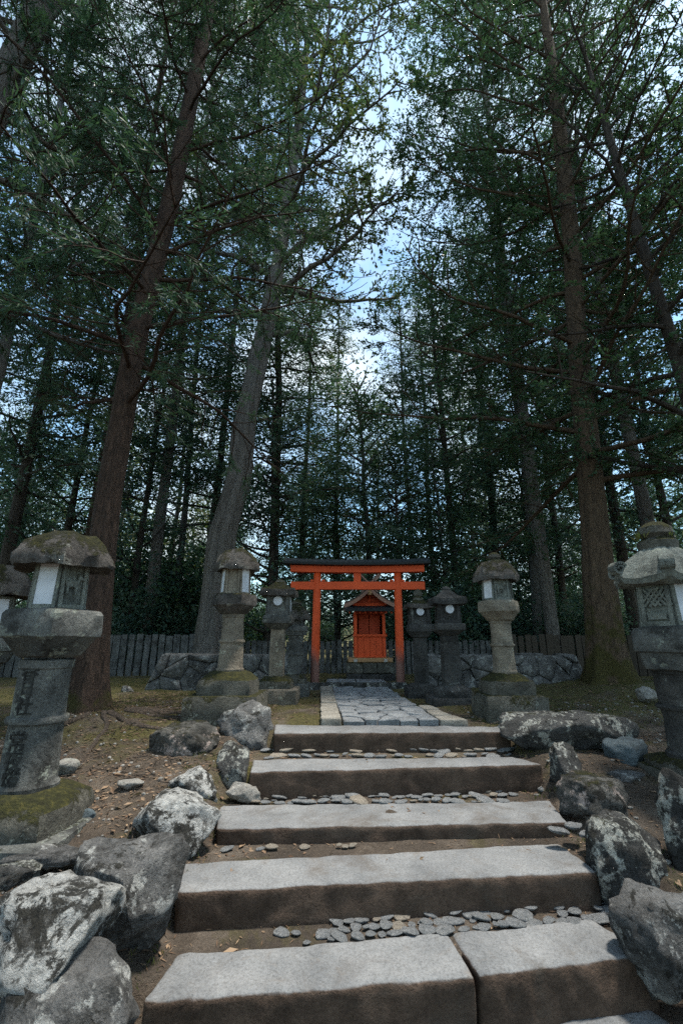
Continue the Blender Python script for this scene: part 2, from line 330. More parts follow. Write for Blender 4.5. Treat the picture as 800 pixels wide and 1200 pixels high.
def block(name, corners, zt, zb, r=0.015, nx=24, ny=8, nzv=6, nz=0.006, nf=7.0, seed=0.0):
    """rounded worn slab over a quadrilateral (front-left, front-right, back-right, back-left)"""
    fl, fr, br, bl = [Vector((c[0], c[1], 0)) for c in corners]
    lx = ((fr - fl).length + (br - bl).length) / 2; ly = ((bl - fl).length + (br - fr).length) / 2; lz = zt - zb
    h = Vector((lx / 2, ly / 2, lz / 2))
    def ticks(n, half):
        e = min(r / half, 0.45)
        return [-1, -1 + e * 0.3, -1 + e] + [(-1 + e) + (2 - 2 * e) * i / n for i in range(1, n)] + [1 - e, 1 - e * 0.3, 1]
    tx, ty, tz = ticks(nx, h.x), ticks(ny, h.y), ticks(nzv, h.z)
    key = {}; V = []; F = []
    def vid(a, b, c):
        k = (round(a, 5), round(b, 5), round(c, 5))
        if k in key: return key[k]
        q = Vector((a * h.x, b * h.y, c * h.z))
        inn = Vector([max(-h[i] + r, min(h[i] - r, q[i])) for i in range(3)])
        d = q - inn
        p = inn + (d.normalized() * r if d.length > 1e-9 else d)
        u, v_ = (p.x / h.x + 1) / 2, (p.y / h.y + 1) / 2
        g = fl.lerp(fr, u).lerp(bl.lerp(br, u), v_)
        g = Vector((g.x, g.y, zb + p.z + h.z))
        s_ = g * nf + Vector((seed * 3.7, seed, -seed))
        g += Vector((fbm(s_), fbm(s_ + Vector((31, 0, 0))), 0.5 * fbm(s_ + Vector((0, 17, 0))))) * nz
        g += Vector((0, 0, 0.8 * nz * mnoise.noise(g * 1.7 + Vector((seed, 0, 0)))))
        key[k] = len(V); V.append(tuple(g)); return key[k]
    def face(A, B, fn, flip):
        for i in range(len(A) - 1):
            for j in range(len(B) - 1):
                q = [vid(*fn(A[i], B[j])), vid(*fn(A[i + 1], B[j])), vid(*fn(A[i + 1], B[j + 1])), vid(*fn(A[i], B[j + 1]))]
                F.append(tuple(reversed(q)) if flip else tuple(q))
    face(tx, ty, lambda a, b: (a, b, 1), False); face(tx, ty, lambda a, b: (a, b, -1), True)
    face(tx, tz, lambda a, b: (a, -1, b), False); face(tx, tz, lambda a, b: (a, 1, b), True)
    face(ty, tz, lambda a, b: (1, a, b), False); face(ty, tz, lambda a, b: (-1, a, b), True)
    me = bpy.data.meshes.new(name); me.from_pydata(V, [], F); me.update()
    for p in me.polygons: p.use_smooth = True
    return me

def rock_mesh(name, size, seed, sub=4, cuts=9, rough=0.06, flat_top=0.0, sharp=0.72):
    rg = random.Random(seed); bm = bmesh.new(); bmesh.ops.create_icosphere(bm, subdivisions=sub, radius=1.0)
    pl = []
    for _ in range(cuts + 4):
        d = Vector((rg.gauss(0, 1), rg.gauss(0, 1), rg.gauss(0, 0.8))).normalized(); pl.append((d, rg.uniform(sharp - 0.16, sharp + 0.12)))
    if flat_top: pl.append((Vector((rg.uniform(-.12, .12), rg.uniform(-.25, 0), 1)).normalized(), flat_top))
    off = Vector((seed * 1.37 % 50, seed * 2.11 % 50, seed * 0.73 % 50)); mxs = max(size)
    for v in bm.verts:
        p = v.co.copy()
        p *= 1 + 0.16 * mnoise.noise(p * 1.1 + off)
        for d, k in pl:
            e = p.dot(d) - k
            if e > 0: p -= d * e * 0.93
        q = Vector((p.x * size[0], p.y * size[1], p.z * size[2])) / 2
        n = fbm(q * 5.5 / max(mxs, .3) + off, 5) * rough + fbm(q * 16 / max(mxs, .3) + off, 4) * rough * 0.55
        n -= max(0, .12 - abs(mnoise.noise(q * 4.2 / max(mxs, .3) - off))) * rough * 1.6
        v.co = q + q.normalized() * n * mxs * 0.5
    me = bpy.data.meshes.new(name); bm.to_mesh(me); bm.free()
    for p in me.polygons: p.use_smooth = True
    return me

# ------------------------------------------------------------------ ground
STEPS = [  # front-left, front-right, back-right, back-left pixels of each tread and its level
    (-0.59, (165, 1174), (557, 1144), (524, 1091), (207, 1118)),
    (-0.59, (560, 1143), (765, 1119), (690, 1075), (527, 1091)),
    (-0.43, (207, 1045), (700, 1021), (655, 987), (210, 1011)),
    (-0.35, (254, 971), (664, 962), (645, 938), (256, 943)),
    (-0.16, (293, 904), (636, 896), (600, 887), (296, 890)),
    (0.0, (321, 859), (597, 857), (594, 851), (322, 849)),
]
def flank(y): return np.interp(y, [-6, 1, 2, 2.6, 3.3, 4, 5, 6, 9, 14, 30, 60, 200], [-.95, -.90, -.68, -.50, -.36, -.20, -.05, 0, .0, .06, .4, 1.6, 9])
def _line(pa, pb, z):
    a, b_ = on_z(*pa, z), on_z(*pb, z); return lambda x: a.y + (b_.y - a.y) * (x - a.x) / (b_.x - a.x)
_LV = [(-.59, (165, 1174), (765, 1119), (690, 1075), (207, 1118)), *STEPS[2:]]
_TH = []
for z_, fl_, fr_, br_, bl_ in _LV:
    f_, b__ = _line(fl_, fr_, z_), _line(bl_, br_, z_); _TH.append((lambda x, f_=f_, b__=b__: f_(x) * .55 + b__(x) * .45))
def stair_z(x, y):
    z = np.full(np.shape(y), -.805)
    for th, lev in zip(_TH, (-.605, -.442, -.362, -.172, -.02)): z = np.where(y > th(x), lev, z)
    return z
def ground_base(x, y):
    x = np.asarray(x, float); y = np.asarray(y, float)
    f = flank(y)
    inn = np.clip(np.minimum(x + 1.02, 1.74 - x) / 0.14, 0, 1) * np.clip((5.4 - y) / 0.3, 0, 1)
    z = f * (1 - inn) + np.where(y < 5.0, stair_z(x, y), f) * inn
    z = z + 0.10 * np.exp(-((x + 2.75) ** 2 + (y - 5.5) ** 2) / 0.55) + 0.22 * np.exp(-((x - 4.75) ** 2 + (y - 8.2) ** 2) / 1.6)
    return z, inn
def gz(x, y): return float(ground_base(x, y)[0])
def axis(lo, a, b, hi, step, g=1.16):
    m = list(np.arange(a, b + 1e-6, step)); s = step; up = []; x = b
    while x < hi: s *= g; x += s; up.append(x)
    s = step; dn = []; x = a
    while x > lo: s *= g; x -= s; dn.append(x)
    return np.array(dn[::-1] + m + up)
gx = axis(-220, -4.2, 4.2, 220, 0.05); gy = axis(-40, 1.4, 6.6, 300, 0.05)
GX, GY = np.meshgrid(gx, gy)
GZ, INN = ground_base(GX, GY)
nzv = np.array([fbm(Vector((x * 1.3, y * 1.3, 0)), 5) * 0.055 + mnoise.noise(Vector((x * 7, y * 7, 2))) * 0.012 for x, y in zip(GX.ravel(), GY.ravel())]).reshape(GX.shape)
GZ = GZ + nzv * (1 - 0.8 * INN) * np.where((GX > -.3) & (GX < 1.2) & (GY > 4.9) & (GY < 11), 0.3, 1.0)
ny_, nx_ = GX.shape
ii = (np.arange(ny_ - 1)[:, None] * nx_ + np.arange(nx_ - 1)[None]).ravel()
ground = link('ground', np_mesh('ground', np.stack([GX, GY, GZ], -1).reshape(-1, 3), [np.stack([ii, ii + 1, ii + nx_ + 1, ii + nx_], 1)], True), 'ground', kind='structure')

# ------------------------------------------------------------------ steps with cobble strips
stairs = empty('stone_stairs', (0, 0, 0), None, None, kind='structure')
for i, (z, *px) in enumerate(STEPS):
    c = [on_z(x, y, z) for x, y in px]
    zb = {-.59: -.90, -.43: -.70, -.35: -.55, -.16: -.42, 0.0: -.26}[z]
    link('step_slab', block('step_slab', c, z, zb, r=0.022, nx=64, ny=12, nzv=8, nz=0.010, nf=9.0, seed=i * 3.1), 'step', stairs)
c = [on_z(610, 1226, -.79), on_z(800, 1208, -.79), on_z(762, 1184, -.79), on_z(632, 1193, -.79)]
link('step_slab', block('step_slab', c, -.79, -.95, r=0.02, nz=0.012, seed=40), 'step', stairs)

rg = random.Random(5)
protos = [rock_mesh('cobble', (1, 0.8 + 0.1 * (k % 3), 0.62), 200 + k, sub=2, cuts=7, rough=0.08, sharp=.70, flat_top=.55) for k in range(6)]
protos_t = [p.copy() for p in protos[:3]]
for p in protos: p.materials.append(MAT['cobble'])
for p in protos_t: p.materials.append(MAT['cobble_tan'])
def cobble(px, py, z, wpx, tan=False):
    p = on_z(px, py, z); s = mpx(wpx, py, p.y)
    me = rg.choice(protos_t if tan else protos)
    o = link('cobble', me, parent=stairs, loc=(p.x, p.y, z + rg.uniform(-0.008, 0.006)), rot=(rg.uniform(-.15, .15), rg.uniform(-.15, .15), rg.uniform(-.5, .5)))
    s *= 1.22; o.scale = (s, s * rg.uniform(.75, 1.15), s * rg.uniform(.42, .62))
def strip(x0, x1, yfn, rows, wpx, z, dens=1.0, tan=0.15):
    for r_ in range(rows):
        x = x0 + rg.uniform(0, wpx)
        while x < x1:
            wv = wpx * rg.choice((.55, .8, 1.0, 1.0, 1.35)) * rg.uniform(.85, 1.15)
            if rg.random() < dens: cobble(x, yfn(x, (r_ + .5) / rows) + rg.uniform(-1, 1), z, wv, rg.random() < tan)
            x += wv * 0.98
strip(303, 602, lambda x, u: 876 + 13 * u - (x - 305) * .004, 2, 13, -.156, .97, .40)
strip(283, 604, lambda x, u: 924 + 18 * u + (x - 400) * -.008, 3, 14, -.346, .97, .3)
strip(260, 450, lambda x, u: 988 + 14 * u - (x - 260) * .03, 1, 15, -.430, .55, .5)
strip(380, 722, lambda x, u: 1066 + 36 * u - (x - 400) * .075, 4, 16, -.590, .97, .10)
strip(285, 395, lambda x, u: 1088 + 20 * u, 2, 20, -.592, .4, .4)
for px, py in ((652, 918), (668, 922), (683, 927), (640, 925), (672, 968), (688, 976), (700, 985), (655, 972)): cobble(px, py, -.33, 22)

# ------------------------------------------------------------------ flagstone path
def clip(poly, a, b):
    """keep the part of poly nearer to a than b"""
    mxx, myy = (a[0] + b[0]) / 2, (a[1] + b[1]) / 2; dx, dy = b[0] - a[0], b[1] - a[1]
    f = lambda p: (p[0] - mxx) * dx + (p[1] - myy) * dy
    o = []
    for i in range(len(poly)):
        p, q = poly[i], poly[(i + 1) % len(poly)]; fp, fq = f(p), f(q)
        if fp <= 0: o.append(p)
        if fp * fq < 0: t = fp / (fp - fq); o.append((p[0] + (q[0] - p[0]) * t, p[1] + (q[1] - p[1]) * t))
    return o
def cells(poly, seeds):
    for i, a in enumerate(seeds):
        c = list(poly)
        for j, b_ in enumerate(seeds):
            if i != j and len(c) > 2: c = clip(c, a, b_)
        if len(c) > 2: yield a, c
def piece(name, poly, gap, h, bev, tilt=0.0, bulge=0.0, rgen=random):
    """flat stone: outline inset by gap, height h (local z), top edge bevelled, with a raised uneven middle"""
    cx = sum(p[0] for p in poly) / len(poly); cyy = sum(p[1] for p in poly) / len(poly)
    # split long edges and shake them
    pts = []
    for i in range(len(poly)):
        p, q = poly[i], poly[(i + 1) % len(poly)]; d = math.hypot(q[0] - p[0], q[1] - p[1]); k = 2 if d > gap * 12 else 1
        for t in range(k): pts.append((p[0] + (q[0] - p[0]) * t / k, p[1] + (q[1] - p[1]) * t / k))
    rmean = sum(math.hypot(p[0] - cx, p[1] - cyy) for p in pts) / len(pts)
    ins = lambda g: [((p[0] - cx) * (1 - g / rmean) , (p[1] - cyy) * (1 - g / rmean)) for p in pts]
    sh = [rgen.uniform(-.25, .25) * gap for _ in pts]
    A, B = ins(gap), ins(gap + bev)
    A = [(x * (1 + s / rmean), y * (1 + s / rmean)) for (x, y), s in zip(A, sh)]; B = [(x * (1 + s / rmean), y * (1 + s / rmean)) for (x, y), s in zip(B, sh)]
    C = ins(gap + bev + rmean * .35)
    tx, ty = rgen.uniform(-tilt, tilt), rgen.uniform(-tilt, tilt)
    Z = lambda x, y, z: z + x * tx + y * ty
    n = len(pts)
    V = [(x, y, -0.03) for x, y in A] + [(x, y, Z(x, y, h - bev * .8)) for x, y in A] + [(x, y, Z(x, y, h)) for x, y in B] + \
        [(x, y, Z(x, y, h + bulge * rgen.uniform(.6, 1.3))) for x, y in C] + [(0, 0, h + bulge * 1.1)]
    F = []
    for j in range(3): F += [(j * n + i, j * n + (i + 1) % n, (j + 1) * n + (i + 1) % n, (j + 1) * n + i) for i in range(n)]
    F += [(3 * n + i, 3 * n + (i + 1) % n, 4 * n) for i in range(n)]
    me = bpy.data.meshes.new(name); me.from_pydata(V, [], F); me.update()
    for p in me.polygons: p.use_smooth = True
    try: me.set_sharp_from_angle(angle=R(35))
    except Exception: pass
    return me, (cx, cyy)
path = empty('path', (0, 0, 0), None, None, kind='structure')
rg = random.Random(11)
poly = [(0.02, 5.16), (1.02, 5.16), (1.0, 6.2), (0.92, 7.3), (0.86, 8.95), (-.17, 8.95), (-.10, 7.0)]
seeds = []
for j in range(22):
    for i in range(5):
        if rg.random() < .88: seeds.append((0.02 - .008 * j + (i + .5) * .2 + rg.uniform(-.09, .09), 5.24 + j * .172 + rg.uniform(-.08, .08) + (.08 if i % 2 else 0)))
for a, c in cells(poly, seeds):
    me, (cx, cyy) = piece('flagstone', c, 0.009, 0.03, 0.012, 0.07, 0.003, rg)
    link('flagstone', me, 'flag', path, loc=(cx, cyy, rg.uniform(0.0, 0.018)))
for k in range(8):                                                  # edging slabs on the near side
    y0, y1 = 5.17 + k * .47, 5.17 + k * .47 + .45 ; x0 = 0.0 - .045 * k * .47; wv = .23
    me = block('edging_stone', [(x0 - wv + .02, y0), (x0 - .005, y0), (x0 - .025, y1), (x0 - wv - .01, y1)], .055 + rg.uniform(-.008, .012), -.08, r=.012, nx=5, ny=6, nzv=3, nz=.008, seed=k * 2.7)
    link('edging_stone', me, 'flag_tan', path)
for k, (x0, x1, y0, y1) in enumerate(((1.03, 1.33, 5.17, 5.5), (1.02, 1.24, 5.53, 5.95), (1.0, 1.2, 6.0, 6.4))):
    me = block('edging_stone', [(x0, y0), (x1, y0 + .03), (x1 - .07, y1), (x0, y1)], .04, -.08, r=.012, nx=5, ny=6, nzv=3, nz=.012, seed=60 + k)
    link('edging_stone', me, 'flag_tan', path)
link('threshold_kerb', block('threshold_kerb', [(-.62, 9.06), (1.22, 9.06), (1.22, 9.22), (-.62, 9.22)], .105, -.1, r=.015, nx=20, ny=3, nzv=3, nz=.008, seed=70), 'rock_dark', path)
for k, (x0, x1, y0, y1) in enumerate(((-.30, .28, 9.5, 10.3), (.30, .88, 9.5, 10.25))):
    link('paving_slab', block('paving_slab', [(x0, y0), (x1, y0), (x1, y1), (x0, y1)], .09, -.06, r=.012, nx=6, ny=6, nzv=2, nz=.006, seed=74 + k), 'flag', path)

# ------------------------------------------------------------------ boulders and stones
def boulder(px, ytop, ybot, wpx, D, mat, seed, label, depth=0.85, flat=0.0, cuts=9, name='boulder', rz=0.0, group=None, sharp=.70, rough=.085):
    ym = (ytop + ybot) / 2; zt, zb = zrow(ytop, D), zrow(ybot, D); wm = mpx(wpx, ym, D); x = xcol(px, ym, D)
    hh = (zt - zb) * 1.30
    me = rock_mesh(name, (wm * 1.12, wm * depth * 1.1, hh), seed, cuts=cuts, flat_top=flat, sharp=sharp, rough=rough)
    # sit the top where the photo shows it
    zmax = max(v.co.z for v in me.vertices)
    return link(name, me, mat, label=label, cat='boulder' if name == 'boulder' else 'stone', group=group, loc=(x, D, zt - zmax), rot=(0, 0, rz))
boulder(58, 1030, 1150, 172, 2.15, 'rock_white', 11, 'big pale boulder blotched black and white lying over a bare grey one', .9, .62)
boulder(82, 1122, 1270, 172, 1.98, 'rock_grey', 12, 'bare grey boulder under the black and white blotched one', .8, .6)
boulder(140, 984, 1112, 150, 2.60, 'rock_grey', 16, 'large smooth blue-grey boulder flush with the second step', .75, .60, 11)
boulder(207, 930, 1008, 100, 3.30, 'rock_white', 14, 'knobbly white lichened boulder at the end of the third step', .8, .62)
boulder(231, 898, 946, 68, 3.85, 'rock_white', 15, 'lumpy whitish boulder with moss flecks just above the knobbly white one', .8)
boulder(272, 868, 928, 50, 4.28, 'rock_dark', 17, 'upright pointed boulder with pale crest at the end of the fourth step', .8, .0, 11)
boulder(287, 821, 884, 74, 4.92, 'rock_grey', 23, 'rounded grey boulder with moss patch at the end of the top step', .8, .68)
boulder(219, 845, 898, 82, 4.62, 'rock_moss', 19, 'dark boulder with a mossy top on the bank beside the stairs', .8, .6)
boulder(287, 916, 941, 40, 3.95, 'rock_pale', 20, 'small tan stone wedged at the end of the third step', .7, name='stone')
boulder(76, 889, 909, 30, 4.15, 'rock_pale', 21, 'smooth pale stone on bare earth beside the inscribed lantern', .8, .6, name='stone')
boulder(154, 913, 925, 28, 3.85, 'rock_pale', 22, 'flat whitish stone on the bare earth among roots', .8, .5, name='stone')
boulder(102, 948, 963, 20, 3.50, 'rock_blue', 24, 'small blue-grey stone beside the foot of the inscribed lantern', .8, name='stone')
boulder(50, 990, 1016, 120, 3.00, 'rock_grey', 25, 'low flat slab of rock in front of the inscribed lantern', .35, .45)
boulder(14, 1012, 1040, 60, 2.62, 'rock_dark', 26, 'dark stone behind the black and white blotched boulder', .7, .6)
boulder(664, 834, 892, 142, 4.62, 'rock_dark', 31, 'long flat-topped dark boulder with white lichen at the top step', .50, .50, 8)
boulder(664, 870, 940, 54, 4.05, 'rock_dark', 32, 'rounded upright boulder standing below the flat-topped dark one', .9, .0, 9)
boulder(703, 906, 970, 92, 3.70, 'rock_moss', 33, 'jumbled boulder with white crust and a moss pad', .75, .60)
boulder(731, 953, 1064, 100, 3.10, 'rock_dark', 36, 'tall angular dark boulder with round lichen spots beside second step', .85, .66, 12)
boulder(778, 1044, 1160, 130, 2.58, 'rock_grey', 35, 'broad grey boulder at the foot of the angular dark one', .8, .55, 12)
boulder(738, 865, 908, 58, 4.30, 'rock_blue', 37, 'bluish boulder between flat-topped dark boulder and dark lantern', .75, .6, 11)
boulder(822, 903, 1045, 76, 3.02, 'rock_dark', 38, 'tall dark standing rock below the dark lantern', .9)
boulder(742, 968, 1004, 34, 3.42, 'rock_blue', 39, 'small bluish stone behind the angular dark boulder', .8, name='stone')
boulder(733, 905, 925, 44, 4.02, 'rock_grey', 41, 'flat grey stone beneath the bluish boulder', .7, .4, name='stone')
boulder(760, 935, 952, 46, 3.75, 'rock_dark', 42, 'low dark slab in front of the dark lantern', .6, .4, name='stone')
boulder(758, 804, 819, 26, 6.6, 'rock_pale', 43, 'pale stone on dark ground beside the mossy-footed trunk', .8, name='stone')
boulder(720, 985, 1010, 26, 3.25, 'rock_grey', 44, 'little grey stone tucked behind the tall angular boulder', .8, name='stone')
boulder(690, 935, 958, 34, 3.62, 'rock_pale', 45, 'whitish crusted stone on the flank of the jumbled mossy boulder', .7, name='stone')
boulder(150, 803, 812, 18, 8.6, 'rock_grey', 46, 'small grey stone on moss before the grey rubble wall', .7, name='stone')

# ------------------------------------------------------------------ lanterns
def lantern_box(root, r, z0, z1, faces, mat, n=6, tilt=0.92):
    """prism with framed faces; faces: list per side of None/'paper'/'deer'/'lattice'/'round'/'plain'"""
    h = z1 - z0; ap = r * math.cos(math.pi / n) if n == 4 else r
    ap = r
    fb = link('fire_box', lathe('fire_box', [(ap * .93, z0, 1, 0), (ap * .93, z0 + .001, 1, 0), (ap * .93 * tilt, z1, 1, 0)], n, 4, 0.003, 12, r), mat, root)
    side = 2 * ap * math.tan(math.pi / n)
    for k, kind in enumerate(faces):
        if kind is None: continue
        a = -math.pi / 2 + k * 2 * math.pi / n
        M = Matrix.Rotation(a + math.pi / 2, 4, 'Z') @ Matrix.Translation((0, -ap * .965, z0 + h / 2)) @ Matrix.Rotation(-math.atan2(ap * (1 - tilt), h), 4, 'X')
        sw, sh = side * .90, h * .97; t = sw * .13
        mb = MB()
        if kind != 'none':
            for cx, cz, dx, dz in ((-sw / 2 + t / 2, 0, t, sh), (sw / 2 - t / 2, 0, t, sh), (0, sh / 2 - t / 2, sw - 2 * t - .002, t), (0, -sh / 2 + t, sw - 2 * t - .002, t * 2)):
                mb.box((cx, 0, cz), (dx, ap * .11, dz))
            mb.v = [tuple(M @ Vector(p)) for p in mb.v]
            link('frame', mb.mesh('frame', bevel=.004), mat, fb)
        if kind == 'paper':
            mb = MB(); mb.box((0, ap * .02, t * .5), (sw - 2 * t + .004, .012, sh - 3 * t + .004)); mb.v = [tuple(M @ Vector(p)) for p in mb.v]
            link('window', mb.mesh('window'), 'paper', fb)
        elif kind == 'round':
            mb = MB(); rr = sw * .21; P = [(rr * math.cos(i * math.pi / 10), rr * math.sin(i * math.pi / 10) + h * .16) for i in range(20)]
            mb.prism(P, -ap * .12, 0, M); link('window', mb.mesh('window'), 'paper', fb)
            mb = MB(); Q = [(rr * 1.2 * math.cos(i * math.pi / 10), rr * 1.2 * math.sin(i * math.pi / 10) + h * .16) for i in range(20)]
            mb.prism(Q, -ap * .10, 0, M); mb.box(M @ Vector((0, -ap * .02, 0)), (.01, .01, .01)); link('window_rim', mb.mesh('window_rim'), mat, fb)
        elif kind == 'deer':
            s = (sw - 2 * t) / 1.75
            D_ = [(-.62, -.9), (-.50, -.9), (-.42, -.25), (-.1, -.18), (.18, -.25), (.22, -.9), (.34, -.9), (.40, -.2), (.46, .15), (.62, .52), (.92, .48), (.96, .62), (.74, .80), (.70, 1.1), (.60, .84), (.46, 1.1), (.48, .74), (.28, .34), (-.35, .30), (-.66, .22), (-.78, .36), (-.76, .1), (-.64, -.2)]
            mb = MB(); mb.prism([(x * s * .95 - .08 * s, z * s * 1.0 + t * .5) for x, z in D_], -ap * .085, .01, M)
            link('deer_relief', mb.mesh('deer_relief'), mat, fb)
        elif kind == 'lattice':
            mb = MB(); pw = sw - 2 * t; ph = sh - 3 * t
            for q in (-1, 1):
                for d in (-.5, -.17, .17, .5):
                    mb.box((d * pw * .7, -ap * .01 - (.004 if q > 0 else 0), ph * .22), (pw * .10, ap * .06, ph * .66), ry=q * .7)
            mb.box((0, -ap * .03, -ph * .32), (pw * .8, ap * .08, ph * .16))
            mb.v = [tuple(M @ Vector(p)) for p in mb.v]; link('carved_lattice', mb.mesh('carved_lattice'), mat, fb)
    return fb
def lantern(px, ybase, D, label, rows, mats, faces, n=6, ring=True, lean=(0, 0), square_shaft=False, base_sq=True, finial=None, seed=1, roof_style='dome', scroll=False, dz=0.0, rz=0.0, x=None):
    """rows: pixel rows and widths: base0(y,w) base1(y,w) dome(y,w) shaft0(y,w) shaft1(y,w) plat(y0,y1,w) box(y0,y1,w) roof(y0,y1,w) top"""
    X = xcol(px, ybase, D) if x is None else x
    z0 = zrow(ybase, D) + dz; zz = lambda y: zrow(y, D) - z0; ww = lambda w_, y: mpx(w_, y, D) / 2
    root = empty('stone_lantern', (X, D, z0), label, 'lantern', 'stone lanterns around the shrine approach', rz)
    root.rotation_euler = (lean[0], lean[1], rz)
    mS, mP, mB, mR, mF = mats; HX = .885 if n == 6 else .93
    (b0y, b0w), (b1y, b1w), (dy, dw), (s0y, s0w), (s1y, s1w) = rows['base0'], rows['base1'], rows['dome'], rows['shaft0'], rows['shaft1']
    nb = 4 if base_sq else 6
    r0, r1, rd = ww(b0w, b0y), ww(b1w, b1y), ww(dw, dy); rs0, rs1 = ww(s0w, s0y), ww(s1w, s1y)
    zb = zz(b1y); zd = zz(dy); zs0 = zz(s0y); zs1 = zz(s1y)
    if b0w: link('base_block', lathe('base_block', [(r0, -.12, 1, 0), (r0 * 1.0, zb * .3, 1, 0), (r0 * .99, zb * .93, 1, 0), (r0 * .955, zb, 1, 0)], nb, 9, .012, 6, seed), mF, root)
    q = (zd - zb)
    link('plinth', lathe('plinth', [(r1, zb - .01, .6, 0), (r1 * 1.02, zb + q * .35, .6, 0), (r1 * .98, zb + q * .62, .5, 0), (rd * 1.12, zb + q * .92, .3, 0), (rd * .9, zd, .1, 0), (rd * .4, zd + .004, 0, 0)], nb if base_sq else 6, 9, .018, 7, seed + 2), 'lan_moss' if mF != 'lan_dark' else 'lan_dark', root)
    k = 1.0 if square_shaft else 0.0; hs = zs1 - zs0
    prof = [(rs0 * 1.0, zd - .02, k, 0)]
    def band(zc, hb, e, rr): return [(rr, zc - hb, k, 0), (rr * e, zc - hb * .7, k, 0), (rr * (e + .03), zc, k, 0), (rr * e, zc + hb * .7, k, 0), (rr, zc + hb, k, 0)]
    if ring:
        prof = [(rs0 * 1.12, zd - .02, 0, 0), (rs0 * 1.14, zd + hs * .03, 0, 0), (rs0 * 1.03, zd + hs * .06, 0, 0)]
        prof += [(rs0, zs0 + hs * .12, 0, 0), (rs0 * .985, zs0 + hs * .30, 0, 0)]
        prof += band(zs0 + hs * .46, hs * .035, 1.13, (rs0 + rs1) / 2)
        prof += [(rs1 * 1.0, zs0 + hs * .7, 0, 0)] + [(rs1, zs1 - hs * .09, 0, 0), (rs1 * 1.07, zs1 - hs * .08, 0, 0), (rs1 * 1.07, zs1 - hs * .01, 0, 0), (rs1 * .95, zs1, 0, 0)]
    else:
        prof += [(rs0, zs0 + hs * f_, k, 0) for f_ in (.1, .3, .5, .7)] + [(rs1, zs1, k, 0)]
    shaft = link('shaft', lathe('shaft', prof, 4 if square_shaft else 6, 8, .005, 9, seed + 4), mS, root)
    p0, p1, pw = rows['plat']; rp_ = ww(pw, (p0 + p1) / 2) * HX; zp0, zp1 = zz(p0), zz(p1); hp = zp1 - zp0; kp = .95 if n != 5 else 0
    link('platform', lathe('platform', [(rs1 * 1.02, zp0 - .002, .3, 0), (rs1 * 1.25, zp0 + hp * .04, .6, 0), (rp_ * .90, zp0 + hp * .38, kp, 0), (rp_ * .98, zp0 + hp * .42, kp, 0), (rp_, zp0 + hp * .5, kp, 0), (rp_ * .99, zp0 + hp * .86, kp, 0), (rp_ * .93, zp0 + hp * .94, kp, 0), (rp_ * .6, zp1, kp, 0), (rp_ * .3, zp1, kp, 0)], n, 9, .010, 8, seed + 6), mP, root)
    b0, b1, bw = rows['box']; zb0, zb1 = zz(b0) - .004, zz(b1) + .01
    lantern_box(root, ww(bw, (b0 + b1) / 2) * (HX + .03), zb0, zb1, faces, mB, n)
    f0, f1, fw = rows['roof']; rr = ww(fw, f0) * HX; zf0, zf1 = zz(f0), zz(f1); hf = zf1 - zf0
    if roof_style == 'dome':
        P = [(rr * .35, zf0 + hf * .12, 1, 0), (rr * .72, zf0 + hf * .08, 1, 0), (rr * .96, zf0 + hf * .02, 1, -.01), (rr, zf0 + hf * .12, 1, -.01), (rr * .99, zf0 + hf * .32, .97, -.015), (rr * .80, zf0 + hf * .66, .97, .0), (rr * .56, zf0 + hf * .90, .9, 0), (rr * .40, zf0 + hf * .95, .4, 0), (rr * .12, zf0 + hf, 0, 0)]
    elif roof_style == 'flat':
        P = [(rr * .4, zf0 + hf * .1, 1, 0), (rr * .96, zf0 + hf * .02, 1, .015), (rr, zf0 + hf * .16, 1, .02), (rr * .95, zf0 + hf * .42, 1, .02), (rr * .62, zf0 + hf * .60, .9, .0), (rr * .42, zf0 + hf * .82, .7, 0), (rr * .26, zf0 + hf, .3, 0)]
    else:   # swept with lobes
        P = [(rr * .35, zf0 + hf * .14, 1, 0), (rr * .7, zf0 + hf * .04, 1, 0), (rr * .95, zf0 + hf * .06, 1, .05), (rr, zf0 + hf * .20, 1, .06), (rr * .9, zf0 + hf * .38, .9, .05), (rr * .74, zf0 + hf * .62, .7, .02), (rr * .5, zf0 + hf * .85, .5, 0), (rr * .3, zf0 + hf, .2, 0)]
    rf = link('roof', lathe('roof', P, n, 22 if roof_style == 'swept' else 12, .030 if roof_style == 'dome' else .012, 8, seed + 8, lobes=9 if roof_style == 'swept' else 0), mR, root)
    if scroll:
        for s_ in range(6):
            a = -math.pi / 2 + math.pi / 6 + s_ * math.pi / 3; rc = rr / math.cos(math.pi / 6) * .97
            mb = MB(); pts = []
            for i in range(26):
                th = i * .42; rad = .014 + .0036 * i * .55; pts.append((rad * math.cos(th), rad * math.sin(th)))
            M = Matrix.Translation((rc * math.cos(a), rc * math.sin(a), zf0 + hf * .46)) @ Matrix.Rotation(a, 4, 'Z') @ Matrix.Rotation(0, 4, 'X')
            for i in range(24):
                p, q2 = pts[i], pts[i + 1]; l = math.hypot(q2[0] - p[0], q2[1] - p[1])
                mb.box(M @ Vector(((p[0] + q2[0]) / 2, 0, (p[1] + q2[1]) / 2)), (l * 1.15, .10, .022), ry=-math.atan2(q2[1] - p[1], q2[0] - p[0]), rz=a)
            link('corner_scroll', mb.mesh('corner_scroll'), mR, rf)
